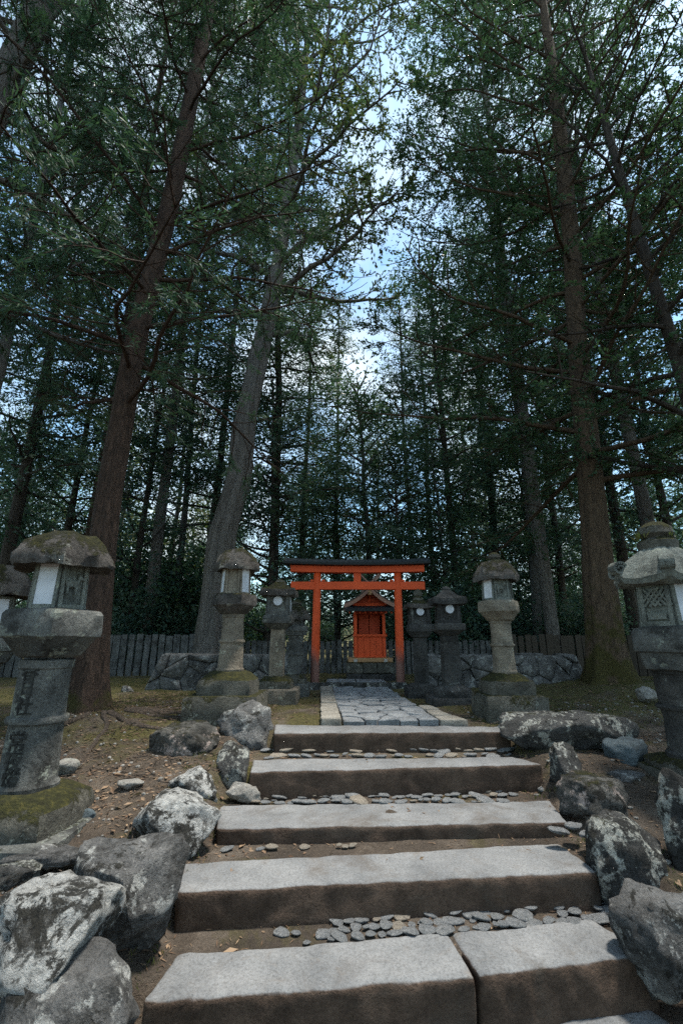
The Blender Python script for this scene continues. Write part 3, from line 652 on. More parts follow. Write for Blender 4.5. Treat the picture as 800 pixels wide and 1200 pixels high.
    if finial:
        y0, y1, fw2 = finial; r_ = ww(fw2, y0); z_0, z_1 = zz(y0) - .02, zz(y1); h_ = z_1 - z_0
        link('finial', lathe('finial', [(r_ * .7, z_0, 0, 0), (r_ * .95, z_0 + h_ * .1, 0, 0), (r_ * 1.0, z_0 + h_ * .34, 0, 0), (r_ * .62, z_0 + h_ * .46, 0, 0), (r_ * .86, z_0 + h_ * .58, 0, 0), (r_ * .80, z_0 + h_ * .78, 0, 0), (r_ * .4, z_0 + h_ * .94, 0, 0), (r_ * .06, z_1, 0, 0)], 6, 6, .008, 10, seed + 10), 'lan_moss' if mR != 'lan_dark' else 'lan_dark', root)
    return root, shaft, (X, z0, zz, ww)

LA, shA, (XA, zA, zzA, wwA) = lantern(38, 992, 3.36, 'grey stone lantern with carved inscription, paper window and deer relief',
    dict(base0=(992, 150), base1=(966, 124), dome=(922, 82), shaft0=(905, 59), shaft1=(772, 53), plat=(770, 714, 112), box=(718, 662, 60), roof=(668, 626, 112)),
    ('lan_grey', 'lan_grey', 'lan_box', 'lan_roof', 'lan_grey'), ['paper', 'deer', 'plain', 'plain', 'plain', 'deer'], seed=3, x=-2.06)
lantern(-14, 905, 5.0, 'stone lantern with a jutting hexagonal roof beyond the inscribed lantern',
    dict(base0=(905, 110), base1=(885, 90), dome=(860, 60), shaft0=(850, 46), shaft1=(775, 44), plat=(778, 742, 80), box=(746, 700, 50), roof=(700, 662, 92)),
    ('lan_grey', 'lan_grey', 'lan_box', 'lan_roof', 'lan_grey'), ['deer', 'paper', 'plain', 'plain', 'plain', 'paper'], seed=13, x=-3.78)
lantern(266, 844, 5.68, 'tan stone lantern with bun-shaped mossy roof and two narrow paper windows',
    dict(base0=(844, 82), base1=(812, 66), dome=(786, 42), shaft0=(780, 28), shaft1=(719, 24), plat=(720, 696, 52), box=(699, 666, 33), roof=(670, 644, 53)),
    ('lan_tan', 'lan_roof', 'lan_tan', 'lan_roof', 'lan_moss'), ['plain', 'paper', 'plain', 'plain', 'plain', 'paper'], seed=23)
lantern(323, 824, 7.0, 'slim square-shafted lantern with round window and flat mossy cap beside the tan one',
    dict(base0=(824, 52), base1=(806, 40), dome=(792, 26), shaft0=(790, 16), shaft1=(737, 15), plat=(738, 721, 36), box=(723, 697, 28), roof=(700, 682, 44)),
    ('lan_tan', 'lan_grey', 'lan_grey', 'lan_roof', 'lan_tan'), ['round', 'paper', 'plain', 'paper'], n=4, ring=False, square_shaft=True, finial=(686, 679, 14), seed=33, roof_style='flat')
lantern(345, 812, 7.9, 'short round-shafted lantern with mossy roof beside the torii post',
    dict(base0=(812, 34), base1=(800, 28), dome=(790, 22), shaft0=(786, 18), shaft1=(744, 17), plat=(745, 733, 28), box=(735, 722, 20), roof=(727, 710, 32)),
    ('lan_grey', 'lan_grey', 'lan_grey', 'lan_roof', 'lan_grey'), ['plain'] * 6, ring=True, finial=(714, 702, 13), seed=43)
lantern(495, 822, 7.7, 'dark narrow lantern with small round window next to the torii post',
    dict(base0=(822, 38), base1=(804, 30), dome=(801, 22), shaft0=(799, 17), shaft1=(746, 16), plat=(747, 731, 30), box=(733, 710, 24), roof=(714, 702, 33)),
    ('lan_dark', 'lan_dark', 'lan_dark', 'lan_roof', 'lan_dark'), ['round', 'plain', 'plain', 'plain'], n=4, ring=False, finial=(705, 690, 12), seed=53, roof_style='flat')
lantern(531, 830, 6.75, 'dark square lantern with flat roof and round white window',
    dict(base0=(830, 56), base1=(816, 42), dome=(802, 26), shaft0=(799, 19), shaft1=(743, 17), plat=(745, 730, 36), box=(733, 706, 26), roof=(710, 692, 42)),
    ('lan_dark', 'lan_dark', 'lan_dark', 'lan_dark', 'lan_dark'), ['round', 'paper', 'plain', 'plain'], n=4, ring=False, square_shaft=True, seed=63, roof_style='flat', finial=(695, 687, 13))
lantern(596, 838, 5.75, 'tan round-shafted lantern with deer relief and mossy bun roof',
    dict(base0=(838, 68), base1=(812, 56), dome=(788, 30), shaft0=(782, 25), shaft1=(726, 23), plat=(728, 703, 47), box=(706, 678, 34), roof=(682, 657, 52)),
    ('lan_tan', 'lan_tan', 'lan_box', 'lan_roof', 'lan_moss'), ['deer', 'plain', 'plain', 'plain', 'plain', 'paper'], finial=(661, 647, 17), seed=73)
LI, shI, (XI, zI, zzI, wwI) = lantern(811, 905, 3.90, 'dark ornate lantern with fluted swept roof, corner scrolls and tall mossy finial',
    dict(base0=(912, 100), base1=(902, 92), dome=(886, 62), shaft0=(870, 58), shaft1=(782, 60), plat=(786, 733, 100), box=(738, 684, 68), roof=(690, 641, 108)),
    ('lan_dark', 'lan_grey', 'lan_box', 'lan_box', 'lan_moss'), ['paper', 'lattice', 'plain', 'plain', 'plain', 'lattice'], finial=(646, 611, 42), seed=83, roof_style='swept', scroll=True, x=2.76)

# inscription as raised strokes on the front lantern's shaft, groove shade put into their colour
def glyphs(chars, size):
    cu = bpy.data.curves.new('inscription', 'FONT'); cu.body = chars; cu.size = size; cu.extrude = 0.006; cu.offset = 0.0015; cu.align_x = 'CENTER'; cu.resolution_u = 3
    o = bpy.data.objects.new('inscription_text', cu); COL.objects.link(o)
    me = bpy.data.meshes.new_from_object(o.evaluated_get(bpy.context.evaluated_depsgraph_get()))
    bpy.data.objects.remove(o); bpy.data.curves.remove(cu)
    return me
rowsA = [('春', 785, .125), ('日', 804, .10), ('社', 824, .12), ('常', 863, .13), ('夜', 884, .12), ('燈', 905, .125)]
for ch, yy, sz in rowsA:
    me = glyphs(ch, sz); zc = zzA(yy)
    rr = (wwA(59, 905) * (1 - (zc - zzA(905)) / (zzA(772) - zzA(905))) + wwA(53, 772) * ((zc - zzA(905)) / (zzA(772) - zzA(905))))
    vs = [v.co.copy() for v in me.vertices]; my = (max(v.y for v in vs) + min(v.y for v in vs)) / 2
    for v in me.vertices:
        a = v.co.x / rr - math.pi / 2 - .06; r_ = rr + 0.001 + (0.004 if v.co.z > 0 else -.004)
        v.co = Vector((r_ * math.cos(a), r_ * math.sin(a), zc + (v.co.y - my)))
    me.update(); link('inscription', me, 'groove_shade_core', shA)

# grass on the finial of the ornate lantern
rg = random.Random(3)
# ------------------------------------------------------------------ torii
DT = 9.46; zT = 0.0
tx = lambda px, y: xcol(px, y, DT); tz = lambda y: zrow(y, DT)
torii = empty('torii_gate', (tx(418.5, 805), DT, 0), 'small vermilion torii gate with black capped top beam', 'torii')
X0 = torii.location.x
def post(xb, xt, zt):
    V = []; F = []; S = 20; H = 14
    for j in range(H + 1):
        u = j / H; z = -.08 + (zt + .08) * u; cx = xb + (xt - xb) * u; r = .087 - .012 * u
        for i in range(S): a = 2 * math.pi * i / S; V.append((cx + r * math.cos(a), r * math.sin(a), z))
    for j in range(H):
        for i in range(S): F.append((j * S + i, j * S + (i + 1) % S, (j + 1) * S + (i + 1) % S, (j + 1) * S + i))
    F.append(tuple(range(H * S, H * S + S)))
    me = bpy.data.meshes.new('post'); me.from_pydata(V, [], F)
    for p in me.polygons: p.use_smooth = len(p.vertices) == 4
    return me
ztop = tz(671)
for a, b_ in ((368.5, 372), (469.5, 465.3)):
    xb, xt = tx(a, 805) - X0, tx(b_, 671) - X0
    link('post', post(xb, xt, ztop), 'verm_worn', torii)
    link('post_footing', block('post_footing', [(xb - .16, -.16), (xb + .16, -.16), (xb + .16, .16), (xb - .16, .16)], .05, -.1, r=.03, nx=4, ny=4, nzv=2, nz=.012, seed=a), 'rock_grey', torii)
def beam(name, xl, xr, yt, yb, depth, mat, sweep=0.0, segs=16, bev=.006):
    """horizontal beam with ends swept up"""
    z1, z0 = tz(yt), tz(yb); l, r_ = tx(xl, (yt + yb) / 2) - X0, tx(xr, (yt + yb) / 2) - X0
    V = []; F = []
    for i in range(segs + 1):
        u = i / segs; x = l + (r_ - l) * u; up = sweep * abs(2 * u - 1) ** 2.2
        for dy, z in ((-depth / 2, z0), (-depth / 2, z1), (depth / 2, z1), (depth / 2, z0)): V.append((x, dy, z + up))
    for i in range(segs):
        for k in range(4): F.append((i * 4 + k, i * 4 + (k + 1) % 4, i * 4 + 4 + (k + 1) % 4, i * 4 + 4 + k))
    F += [(3, 2, 1, 0), (segs * 4, segs * 4 + 1, segs * 4 + 2, segs * 4 + 3)]
    mb = MB(); mb.add(V, F); return link(name, mb.mesh(name), mat, torii)
beam('upper_beam', 341, 496, 664.2, 671.5, .20, 'verm', .02)
mbc = MB()   # roof-shaped black cap
zc0, zc1 = tz(664.0) + .001, tz(658.5); l, r_ = tx(334, 662) - X0, tx(502, 662) - X0
V = []; F = []
for i in range(17):
    u = i / 16; x = l + (r_ - l) * u; up = .035 * abs(2 * u - 1) ** 2.2
    for dy, z in ((-.24, zc0 + .0), (-.25, zc0 + .045), (0, zc1 + .05), (.25, zc0 + .045), (.24, zc0)): V.append((x, dy, z + up))
for i in range(16):
    for k in range(5): F.append((i * 5 + k, i * 5 + (k + 1) % 5, i * 5 + 5 + (k + 1) % 5, i * 5 + 5 + k))
F += [(4, 3, 2, 1, 0), (80, 81, 82, 83, 84)]
mbc.add(V, F); link('cap', mbc.mesh('cap'), 'black_cap', torii)
beam('tie_beam', 341, 497, 682, 691, .11, 'verm')
mb = MB(); xs = tx(418.5, 676) - X0; mb.box((xs, 0, (tz(671.5) + tz(682)) / 2), (.15, .09, tz(671.5) - tz(682) - .002)); link('centre_strut', mb.mesh('centre_strut', bevel=.005), 'verm', torii)
for a in (372.2, 465.2):
    for s_ in (-1, 1):
        xx = tx(a, 686) - X0; mb = MB(); mb.box((xx + s_ * .115, 0, tz(681.3) + .012), (.075, .10, .035)); link('wedge', mb.mesh('wedge', bevel=.004), 'verm', torii)

# ------------------------------------------------------------------ shrine on its plinth
DS = 11.2; sx = lambda px, y: xcol(px, y, DS); sz = lambda y: zrow(y, DS)
XS = sx(432.5, 770)
pl = empty('stone_plinth', (XS, DS, 0), 'dark mossy stone plinth carrying the little red shrine', 'plinth')
rg = random.Random(8); pw_, pd_, ph_ = mpx(27, 785, DS), .62, sz(775)
link('core', block('core', [(-pw_ + .04, -pd_ + .04), (pw_ - .04, -pd_ + .04), (pw_ - .04, pd_), (-pw_ + .04, pd_)], ph_ - .04, -.1, nx=4, ny=4, nzv=3), 'groove_shade_core', pl)
for row in range(2):
    xx = -pw_
    while xx < pw_ - .05:
        ws = min(rg.uniform(.28, .45), pw_ - xx)
        if pw_ - xx - ws < .12: ws = pw_ - xx
        z0, z1 = -.06 + row * (ph_ + .06) / 2, -.06 + (row + 1) * (ph_ + .06) / 2 - .008
        link('stone', block('stone', [(xx + .005, -pd_ + rg.uniform(-.02, .02)), (xx + ws - .005, -pd_ + rg.uniform(-.02, .02)), (xx + ws - .005, pd_ * .9), (xx + .005, pd_ * .9)], z1, z0, r=.02, nx=6, ny=4, nzv=4, nz=.015, seed=xx * 9 + row), 'lan_moss' if row else 'lan_dark', pl)
        xx += ws
shrine = empty('shrine', (XS, DS, ph_), 'tiny vermilion wooden shrine with curved gable and crossed roof finials', 'shrine')
B = lambda name, c, d, mat, bev=.004, par=None, **k: (lambda mb: (mb.box(c, d, **k), link(name, mb.mesh(name, bevel=bev), mat, par or shrine))[1])(MB())
zS = lambda y: sz(y) - ph_
hw = mpx(17.5, 745, DS)                                                 # half width of the hall
ztopS = zS(718)
B('sill_beam', (0, -.42, .045), (mpx(50, 772, DS), .10, .09), 'tan_wood'); B('sill_beam', (0, .30, .045), (mpx(50, 772, DS), .10, .09), 'tan_wood')
for s_ in (-1, 1): B('skid', (s_ * (hw - .02), -.06, .035), (.075, .95, .066), 'white_wood')
for s_ in (-1, 1):
    B('corner_post', (s_ * (hw - .03), -.36, ztopS / 2 + .05), (.065, .065, ztopS - .1), 'verm')
    B('corner_post', (s_ * (hw - .03), .36, ztopS / 2 + .05), (.065, .065, ztopS - .1), 'verm')
    B('side_wall', (s_ * (hw - .03), 0, ztopS / 2 + .05), (.03, .655, ztopS - .12), 'verm_deep')
B('back_wall', (0, .34, ztopS / 2 + .05), (2 * hw - .13, .03, ztopS - .12), 'verm_deep')
zr = zS(746)
for k in range(4):
    bw_ = (2 * hw - .14) / 4; B('front_board', (-hw + .07 + bw_ * (k + .5), -.355, (zr + .09) / 2 + .0), (bw_ - .004, .025, zr - .1), 'verm', .003)
B('rail', (0, -.40, zr + .02), (2 * hw + .06, .07, .05), 'verm'); B('rail', (0, -.385, .115), (2 * hw - .1, .05, .04), 'verm')
B('door', (-hw * .36, -.12, (zr + ztopS) / 2), (hw * .68, .03, ztopS - zr - .02), 'verm_deep'); B('door', (hw * .36, -.12, (zr + ztopS) / 2), (hw * .68, .03, ztopS - zr - .02), 'verm_deep')
B('lintel', (0, -.36, ztopS - .02), (2 * hw + .02, .07, .07), 'verm_deep')
# curved gable roof
ez, ax_ = zS(713), zS(694); ew = mpx(28.5, 713, DS)
def gable(u): return ez + (ax_ - ez) * (0.46 * (1 - u) + 0.54 * (1 - u) ** 2.1)   # u 0 apex .. 1 eave
for s_ in (-1, 1):
    up = [(s_ * ew * i / 12, gable(i / 12)) for i in range(13)]
    def shell(off0, off1, y0, y1):
        lo = [(x, z + off0) for x, z in up]; hi = [(x, z + off1) for x, z in up]
        mb = MB(); mb.prism(lo + hi[::-1], y0, y1); return mb
    link('roof_slope', shell(.03, .095, -.62, .60).mesh('roof_slope'), 'bark_roof', shrine)
    link('bargeboard', shell(-.035, .055, -.66, -.622).mesh('bargeboard'), 'barge', shrine)
    link('bargeboard', shell(-.035, .055, .602, .64).mesh('bargeboard'), 'barge', shrine)
    B('purlin', (s_ * ew * .62, -.02, gable(.62) - .03), (.05, 1.2, .06), 'verm_deep')
mb = MB(); gp = [(ew * .74 * (i / 8 - 1), gable(1 - i / 8 if i <= 8 else 0) if False else gable(abs(i / 8 - 1) * .74) + .02) for i in range(17)]
mb.prism([(-ew * .74, ez + .0)] + gp + [(ew * .74, ez + .0)], -.40, -.37); link('gable_panel', mb.mesh('gable_panel'), 'verm_deep', shrine)
B('king_post', (0, -.42, (ez + ax_) / 2 - .02), (.05, .03, (ax_ - ez) * .8), 'verm'); B('tie_beam', (0, -.43, ez + .05), (ew * 1.3, .06, .06), 'verm')
mb = MB(); mb.prism([(-.045, ax_ - .13), (.045, ax_ - .13), (.03, ax_ - .02), (.06, ax_ + .05), (-.06, ax_ + .05), (-.03, ax_ - .02)], -.68, -.662); link('gable_pendant', mb.mesh('gable_pendant'), 'tan_wood', shrine)
B('ridge', (0, -.0, ax_ + .135), (.13, 1.25, .085), 'bark_roof')
# front pent eave
mb = MB(); e0 = zS(714); mb.add([(-ew * .98, -.86, e0 - .105), (ew * .98, -.86, e0 - .105), (ew * .98, -.36, e0 + .02), (-ew * .98, -.36, e0 + .02), (-ew * .98, -.86, e0 - .05), (ew * .98, -.86, e0 - .05), (ew * .98, -.36, e0 + .07), (-ew * .98, -.36, e0 + .07)],
    [(0, 3, 2, 1), (4, 5, 6, 7), (0, 1, 5, 4), (1, 2, 6, 5), (2, 3, 7, 6), (3, 0, 4, 7)]); link('pent_eave', mb.mesh('pent_eave', bevel=.006), 'black_cap', shrine)
for k in range(9): B('rafter', (-ew * .8 + k * ew * .2, -.60, e0 - .075), (.03, .46, .035), 'verm_deep', .003, rx=.245)
for yy in (-.56, .52):
    for s_ in (-1, 1): B('crossed_finial', (s_ * .085, yy + s_ * .022, ax_ + .22), (.035, .03, .78), 'barge', .004, ry=s_ * R(44))
for yy in (-.28, 0, .25): B('ridge_billet', (0, yy, ax_ + .21), (.34, .07, .065), 'bark_roof', .01)

# ------------------------------------------------------------------ picket fences
def fence(p0, p1, z0, hgt, wv, gap, mat, label, seed, sink=.1):
    d = Vector((p1[0] - p0[0], p1[1] - p0[1], 0)); Ln = d.length; a = math.atan2(d.y, d.x); rgf = random.Random(seed)
    root = empty('picket_fence', (p0[0], p0[1], z0), label, 'fence', rz=a)
    P = []
    for k in range(4):
        e = rgf.uniform(-.012, .012); mb = MB(); mb.prism([(-wv / 2, -sink), (wv / 2, -sink), (wv / 2 + e * .3, hgt - .02), (wv / 2 - .02, hgt + e), (-wv / 2 + .015, hgt + e), (-wv / 2, hgt - .015)], -.035, .035)
        me = mb.mesh('picket', bevel=.004); me.materials.append(MAT[mat]); P.append(me)
    x = 0
    while x < Ln:
        o = link('picket', rgf.choice(P), parent=root, loc=(x, rgf.uniform(-.012, .012), rgf.uniform(-.025, .02)), rot=(rgf.uniform(-.02, .02), rgf.uniform(-.015, .015), rgf.uniform(-.06, .06)))
        o.scale = (rgf.uniform(.85, 1.12), 1, 1); x += wv + gap
    for zz_ in (hgt * .25, hgt * .78):
        mb = MB(); mb.box((Ln / 2, .072, zz_), (Ln, .06, .08)); link('rail', mb.mesh('rail'), mat, root)
fence((-11.0, 11.3), (-3.1, 12.3), .02, 1.02, .155, .03, 'fence', 'grey weathered picket fence running from left trunk to the stone wall', 1)
fence((-3.0, 12.9), (4.3, 12.9), .03, .86, .125, .03, 'fence', 'pale grey picket fence directly behind the red shrine', 2)
fence((4.4, 12.6), (11.5, 11.2), .04, 1.0, .15, .025, 'fence_dark', 'dark brown picket fence behind the mossy-footed trunk', 3)

# ------------------------------------------------------------------ rubble walls
def wall(x0, x1, y0, y1, z0, hgt, label, seed, slope_l=0.0, slope_r=0.0, mat='wall_stone'):
    rgw = random.Random(seed); Ln = math.hypot(x1 - x0, y1 - y0); a = math.atan2(y1 - y0, x1 - x0)
    root = empty('stone_wall', (x0, y0, z0), label, 'wall', rz=a)
    poly = [(-slope_l, -.08), (Ln + slope_r, -.08), (Ln, hgt), (0, hgt)]
    seeds = []; nxs = int(Ln / .33) + 1
    for j in range(3):
        for i in range(-1, nxs + 1):
            seeds.append((i * .33 + (.16 if j % 2 else 0) + rgw.uniform(-.2, .2), .05 + j * hgt / 2.6 + rgw.uniform(-.13, .13)))
    mb = MB(); mb.prism([(x, z) for x, z in [(-slope_l + .04, -.08), (Ln + slope_r - .04, -.08), (Ln - .04, hgt - .05), (.04, hgt - .05)]], .02, .55); link('core', mb.mesh('core'), 'groove_shade_core', root)
    for a_, c in cells(poly, seeds):
        ar = abs(sum(c[i][0] * c[(i + 1) % len(c)][1] - c[(i + 1) % len(c)][0] * c[i][1] for i in range(len(c)))) / 2
        if ar < .006: continue
        me, (cx, cz) = piece('stone', c, .006, .10, .02, .2, .018, rgw)
        for v in me.vertices: v.co = Vector((v.co.x, -v.co.z, v.co.y))
        me.update(); link('stone', me, mat, root, loc=(cx, rgw.uniform(-.01, .02), cz))
    # coping stones give the top its depth
    x = 0
    while x < Ln - .05:
        ws = min(rgw.uniform(.3, .55), Ln - x); 
        link('coping_stone', block('coping_stone', [(x + .008, -.06 + rgw.uniform(-.03, .03)), (x + ws - .008, -.06 + rgw.uniform(-.03, .03)), (x + ws - .008, .5), (x + .008, .5)], hgt + rgw.uniform(-.015, .03), hgt - .12, r=.03, nx=5, ny=4, nzv=3, nz=.025, seed=seed + x * 3), mat, root)
        x += ws
wall(-3.35, -.72, 8.95, 9.15, 0.0, .62, 'grey rubble stone wall behind the bun-roofed tan lantern', 4, slope_l=.28)
wall(1.42, 4.35, 9.15, 8.9, 0.0, .60, 'dark rubble stone wall behind the dark square lanterns', 6, slope_r=.2)

# ------------------------------------------------------------------ trees
def tube(pts, rad, S=5, cap=True):
    pts = np.asarray(pts, float); n = len(pts)
    t = np.gradient(pts, axis=0); t /= np.linalg.norm(t, axis=1)[:, None] + 1e-9
    ref = np.where(np.abs(t[:, 2:3]) > .9, np.array([[1., 0, 0]]), np.array([[0., 0, 1]]))
    u = np.cross(t, ref); u /= np.linalg.norm(u, axis=1)[:, None] + 1e-9; v = np.cross(t, u)
    a = np.arange(S) * 2 * np.pi / S
    V = pts[:, None] + np.asarray(rad)[:, None, None] * (np.cos(a)[None, :, None] * u[:, None] + np.sin(a)[None, :, None] * v[:, None])
    i = np.arange(n - 1)[:, None] * S; k = np.arange(S)[None]
    F = np.stack([i + k, i + (k + 1) % S, i + S + (k + 1) % S, i + S + k], -1).reshape(-1, 4)
    return V.reshape(-1, 3), F
class NB:
    def __init__(s): s.V = []; s.F = []; s.n = 0
    def add(s, V, F): s.V.append(V); s.F.append(F + s.n); s.n += len(V)
    def mesh(s, name, smooth=True): return np_mesh(name, np.concatenate(s.V), [np.concatenate(s.F)], smooth)
def grow(rs, p, d, length, nseg, wander=.15, lift=0.0, curve=0.0):
    p = np.array(p, float); d = np.array(d, float); d /= np.linalg.norm(d); out_ = [p.copy()]; s = length / nseg
    for i in range(nseg):
        d = d + rs.normal(0, wander, 3) * np.array([1, 1, .6]) + np.array([0, 0, lift + curve * (i / nseg)]); d /= np.linalg.norm(d)
        p = p + d * s; out_.append(p.copy())
    return np.array(out_)
def prisms(A, Bv, ra, rb):
    """straight 3-sided twigs, vectorised"""
    t = Bv - A; t /= np.linalg.norm(t, axis=1)[:, None] + 1e-9
    ref = np.where(np.abs(t[:, 2:3]) > .9, np.array([[1., 0, 0]]), np.array([[0., 0, 1]])); u = np.cross(t, ref); u /= np.linalg.norm(u, axis=1)[:, None]; v = np.cross(t, u)
    a = np.arange(3) * 2 * np.pi / 3; ring = np.cos(a)[None, :, None] * u[:, None] + np.sin(a)[None, :, None] * v[:, None]
    V = np.concatenate([A[:, None] + ra * ring, Bv[:, None] + rb * ring], 1).reshape(-1, 3)
    b_ = (np.arange(len(A)) * 6)[:, None, None]; f = np.array([[0, 1, 4, 3], [1, 2, 5, 4], [2, 0, 3, 5]])[None]
    return V, (b_ + f).reshape(-1, 4)
def leaf_quads(rs, P, Dv, Ln, Wd, flat=.6, jitter=.8, up=.7):
    n = len(P)
    d = Dv + rs.normal(0, jitter, (n, 3)) * np.array([1, 1, flat]); d /= np.linalg.norm(d, axis=1)[:, None] + 1e-9
    nr = rs.normal(0, .55, (n, 3)); nr[:, 2] += up
    s = np.cross(d, nr); s /= np.linalg.norm(s, axis=1)[:, None] + 1e-9
    k = rs.uniform(.65, 1.25, (n, 1)); Lk, Wk = Ln * k, Wd * k
    up_ = np.cross(s, d)
    V = np.stack([P, P + d * Lk * .5 + s * Wk * .5 + up_ * Wk * .12, P + d * Lk, P + d * Lk * .5 - s * Wk * .5 + up_ * Wk * .12], 1).reshape(-1, 3)
    return V, np.arange(n * 4).reshape(n, 4)
SV = np.array(SUN)
def in_gap(P, rs):
    """crown gap shaped along the sun direction so sunlight reaches the stairs"""
    g = P - SV[None] * ((P[:, 2:3] + .4) / SV[2]); q = ((g[:, 0] - .1) / 2.8) ** 2 + ((g[:, 1] - 3.5) / 3.1) ** 2
    return (q < 1) | ((q < 1.8) & (rs.random(len(P)) < .6))
def trunk_mesh(name, pts, rad, S=22, flare=0.0, ridges=.03, seed=0.0, roots=5):
    """pts/rad polyline resampled; lobed root flare at the foot"""
    pts = np.asarray(pts, float); rad = np.asarray(rad, float)
    seg = np.concatenate([[0], np.cumsum(np.linalg.norm(np.diff(pts, axis=0), axis=1))]); m = max(12, int(seg[-1] / .22))
    u = np.linspace(0, 1, m) ** 1.25 * seg[-1]
    Pn = np.stack([np.interp(u, seg, pts[:, k]) for k in range(3)], 1); Rn = np.interp(u, seg, rad)
    for _ in range(3): Pn[1:-1] = (Pn[:-2] + Pn[1:-1] * 2 + Pn[2:]) / 4
    V = []
    for j in range(m):
        hgt_ = Pn[j][2] - Pn[0][2]; fl = flare * math.exp(-hgt_ / .32)
        for i in range(S):
            a = 2 * math.pi * i / S; lob = max(0, math.sin(roots * a + seed)) ** 1.5
            q = Vector((math.cos(a) * 2.2, math.sin(a) * 2.2, Pn[j][2] * .55 + seed))
            r = Rn[j] * (1 + ridges * 2.2 * fbm(q, 3) + ridges * math.sin(7 * a + seed + .5 * math.sin(hgt_ * .6))) * (1 + fl * (.35 + 1.0 * lob))
            V.append((Pn[j][0] + r * math.cos(a), Pn[j][1] + r * math.sin(a), Pn[j][2]))
    i = np.arange(m - 1)[:, None] * S; k = np.arange(S)[None]
    F = np.stack([i + k, i + (k + 1) % S, i + S + (k + 1) % S, i + S + k], -1).reshape(-1, 4)
    return np_mesh(name, V, [F], True)
def tree(name, loc, label, group, pts, rad, bark_m, leaf_m, seed, h0, h1, n_limb, ln, elev, nsub, sublen, ntwig, twiglen, nleaf, leafL, leafW,
         needle=False, flare=.8, az=None, lift=0.0, curve=0.0, S=22, ridges=.03, gap=True, limb_r=.05, wander=.12, roots=5, extra=(), clump=.85, thin=-.06):
    """trunk from pts (local), limbs each a part, the leaves one crown"""
    rs = np.random.default_rng(seed); root = empty(name, loc, label, 'tree', group)
    pts = np.asarray(pts, float); rad = np.asarray(rad, float)
    link('trunk', trunk_mesh('trunk', pts, rad, S, flare, ridges, seed * 1.7, roots), bark_m, root)
    TS, TD, TL = [], [], []; jobs = []
    for i in range(n_limb):
        u = (i + rs.uniform(.1, .9)) / n_limb; z = h0 + (h1 - h0) * u
        a = i * 2.39996 + rs.normal(0, .35) if az is None else az(rs, u)
        e = elev(u) + rs.normal(0, .14); length = ln(u) * rs.uniform(.75, 1.2)
        jobs.append((z, a, e, length, u, limb_r * (1.15 - .6 * u)))
    jobs += list(extra)
    for (z, a, e, length, u, lr) in jobs:
        p0 = np.array([np.interp(z, pts[:, 2], pts[:, k]) for k in range(2)] + [z])
        nb = NB()
        pl_ = grow(rs, p0, (math.cos(a) * math.cos(e), math.sin(a) * math.cos(e), math.sin(e)), length, 9, wander, lift, curve)
        V, F = tube(pl_, np.linspace(lr, lr * .18, 10), 6); nb.add(V, F)
        for j in range(nsub):
            f = .10 + .90 * (j + rs.uniform(0, 1)) / nsub; k = min(8, int(f * 9)); fr = f * 9 - k
            p = pl_[k] * (1 - fr) + pl_[k + 1] * fr; t = pl_[k + 1] - pl_[k]; t = t / np.linalg.norm(t)
            sd = np.cross(t, [0, 0, 1]); sd = sd / (np.linalg.norm(sd) + 1e-9) * (1 if j % 2 else -1)
            dd = t * .55 + sd * rs.uniform(.5, 1.1) + np.array([0, 0, rs.normal(0, .28)])
            sl_ = sublen * rs.uniform(.6, 1.25) * (1.15 - .55 * f)
            sp_ = grow(rs, p, dd, sl_, 4, wander * 1.3, lift * .8, curve * .5)
            V, F = tube(sp_, np.linspace(lr * .30, .004, 5), 4); nb.add(V, F)
            for m_ in range(ntwig):
                g = (m_ + rs.uniform(.2, 1)) / ntwig; kk = min(3, int(g * 4)); gg = g * 4 - kk
                p2 = sp_[kk] * (1 - gg) + sp_[kk + 1] * gg; t2 = sp_[kk + 1] - sp_[kk]; t2 = t2 / np.linalg.norm(t2)
                d2 = t2 * .8 + rs.normal(0, .55, 3) * np.array([1, 1, .6]); d2 /= np.linalg.norm(d2)
                TS.append(p2); TD.append(d2); TL.append(twiglen * rs.uniform(.6, 1.3))
        jb = nb; n_lim = len(TS)
        link('limb', jb.mesh('limb'), bark_m, root)
    TS, TD, TL = np.array(TS), np.array(TD), np.array(TL)[:, None]
    wl = np.array(loc)[None]
    cl = np.array([mnoise.noise(Vector(p) * clump + Vector((seed, 0, 0))) + .5 * mnoise.noise(Vector(p) * clump * 2.3) for p in TS]); keep = cl > thin
    TS, TD, TL = TS[keep], TD[keep], TL[keep]
    if gap:
        keep = ~in_gap(TS + wl, rs); TS, TD, TL = TS[keep], TD[keep], TL[keep]
    V, F = prisms(TS, TS + TD * TL, .006, .002); link('twigs', np_mesh('twigs', V, [F]), bark_m, root, kind='stuff')
    n = len(TS); rep = np.repeat(np.arange(n), nleaf); tt = rs.uniform(.1, 1.05, (len(rep), 1))
    P = TS[rep] + TD[rep] * TL[rep] * tt + rs.normal(0, .02, (len(rep), 3))
    if needle: V, F = leaf_quads(rs, P, TD[rep] * 1.0 + np.array([[0, 0, -.25]]), leafL, leafW, .8, .5, .3)
    else: V, F = leaf_quads(rs, P, TD[rep] * .7, leafL, leafW, .5, .6, .9)
    link('crown', np_mesh('crown', V, [F]), leaf_m, root)
    return root

G_NEAR = None
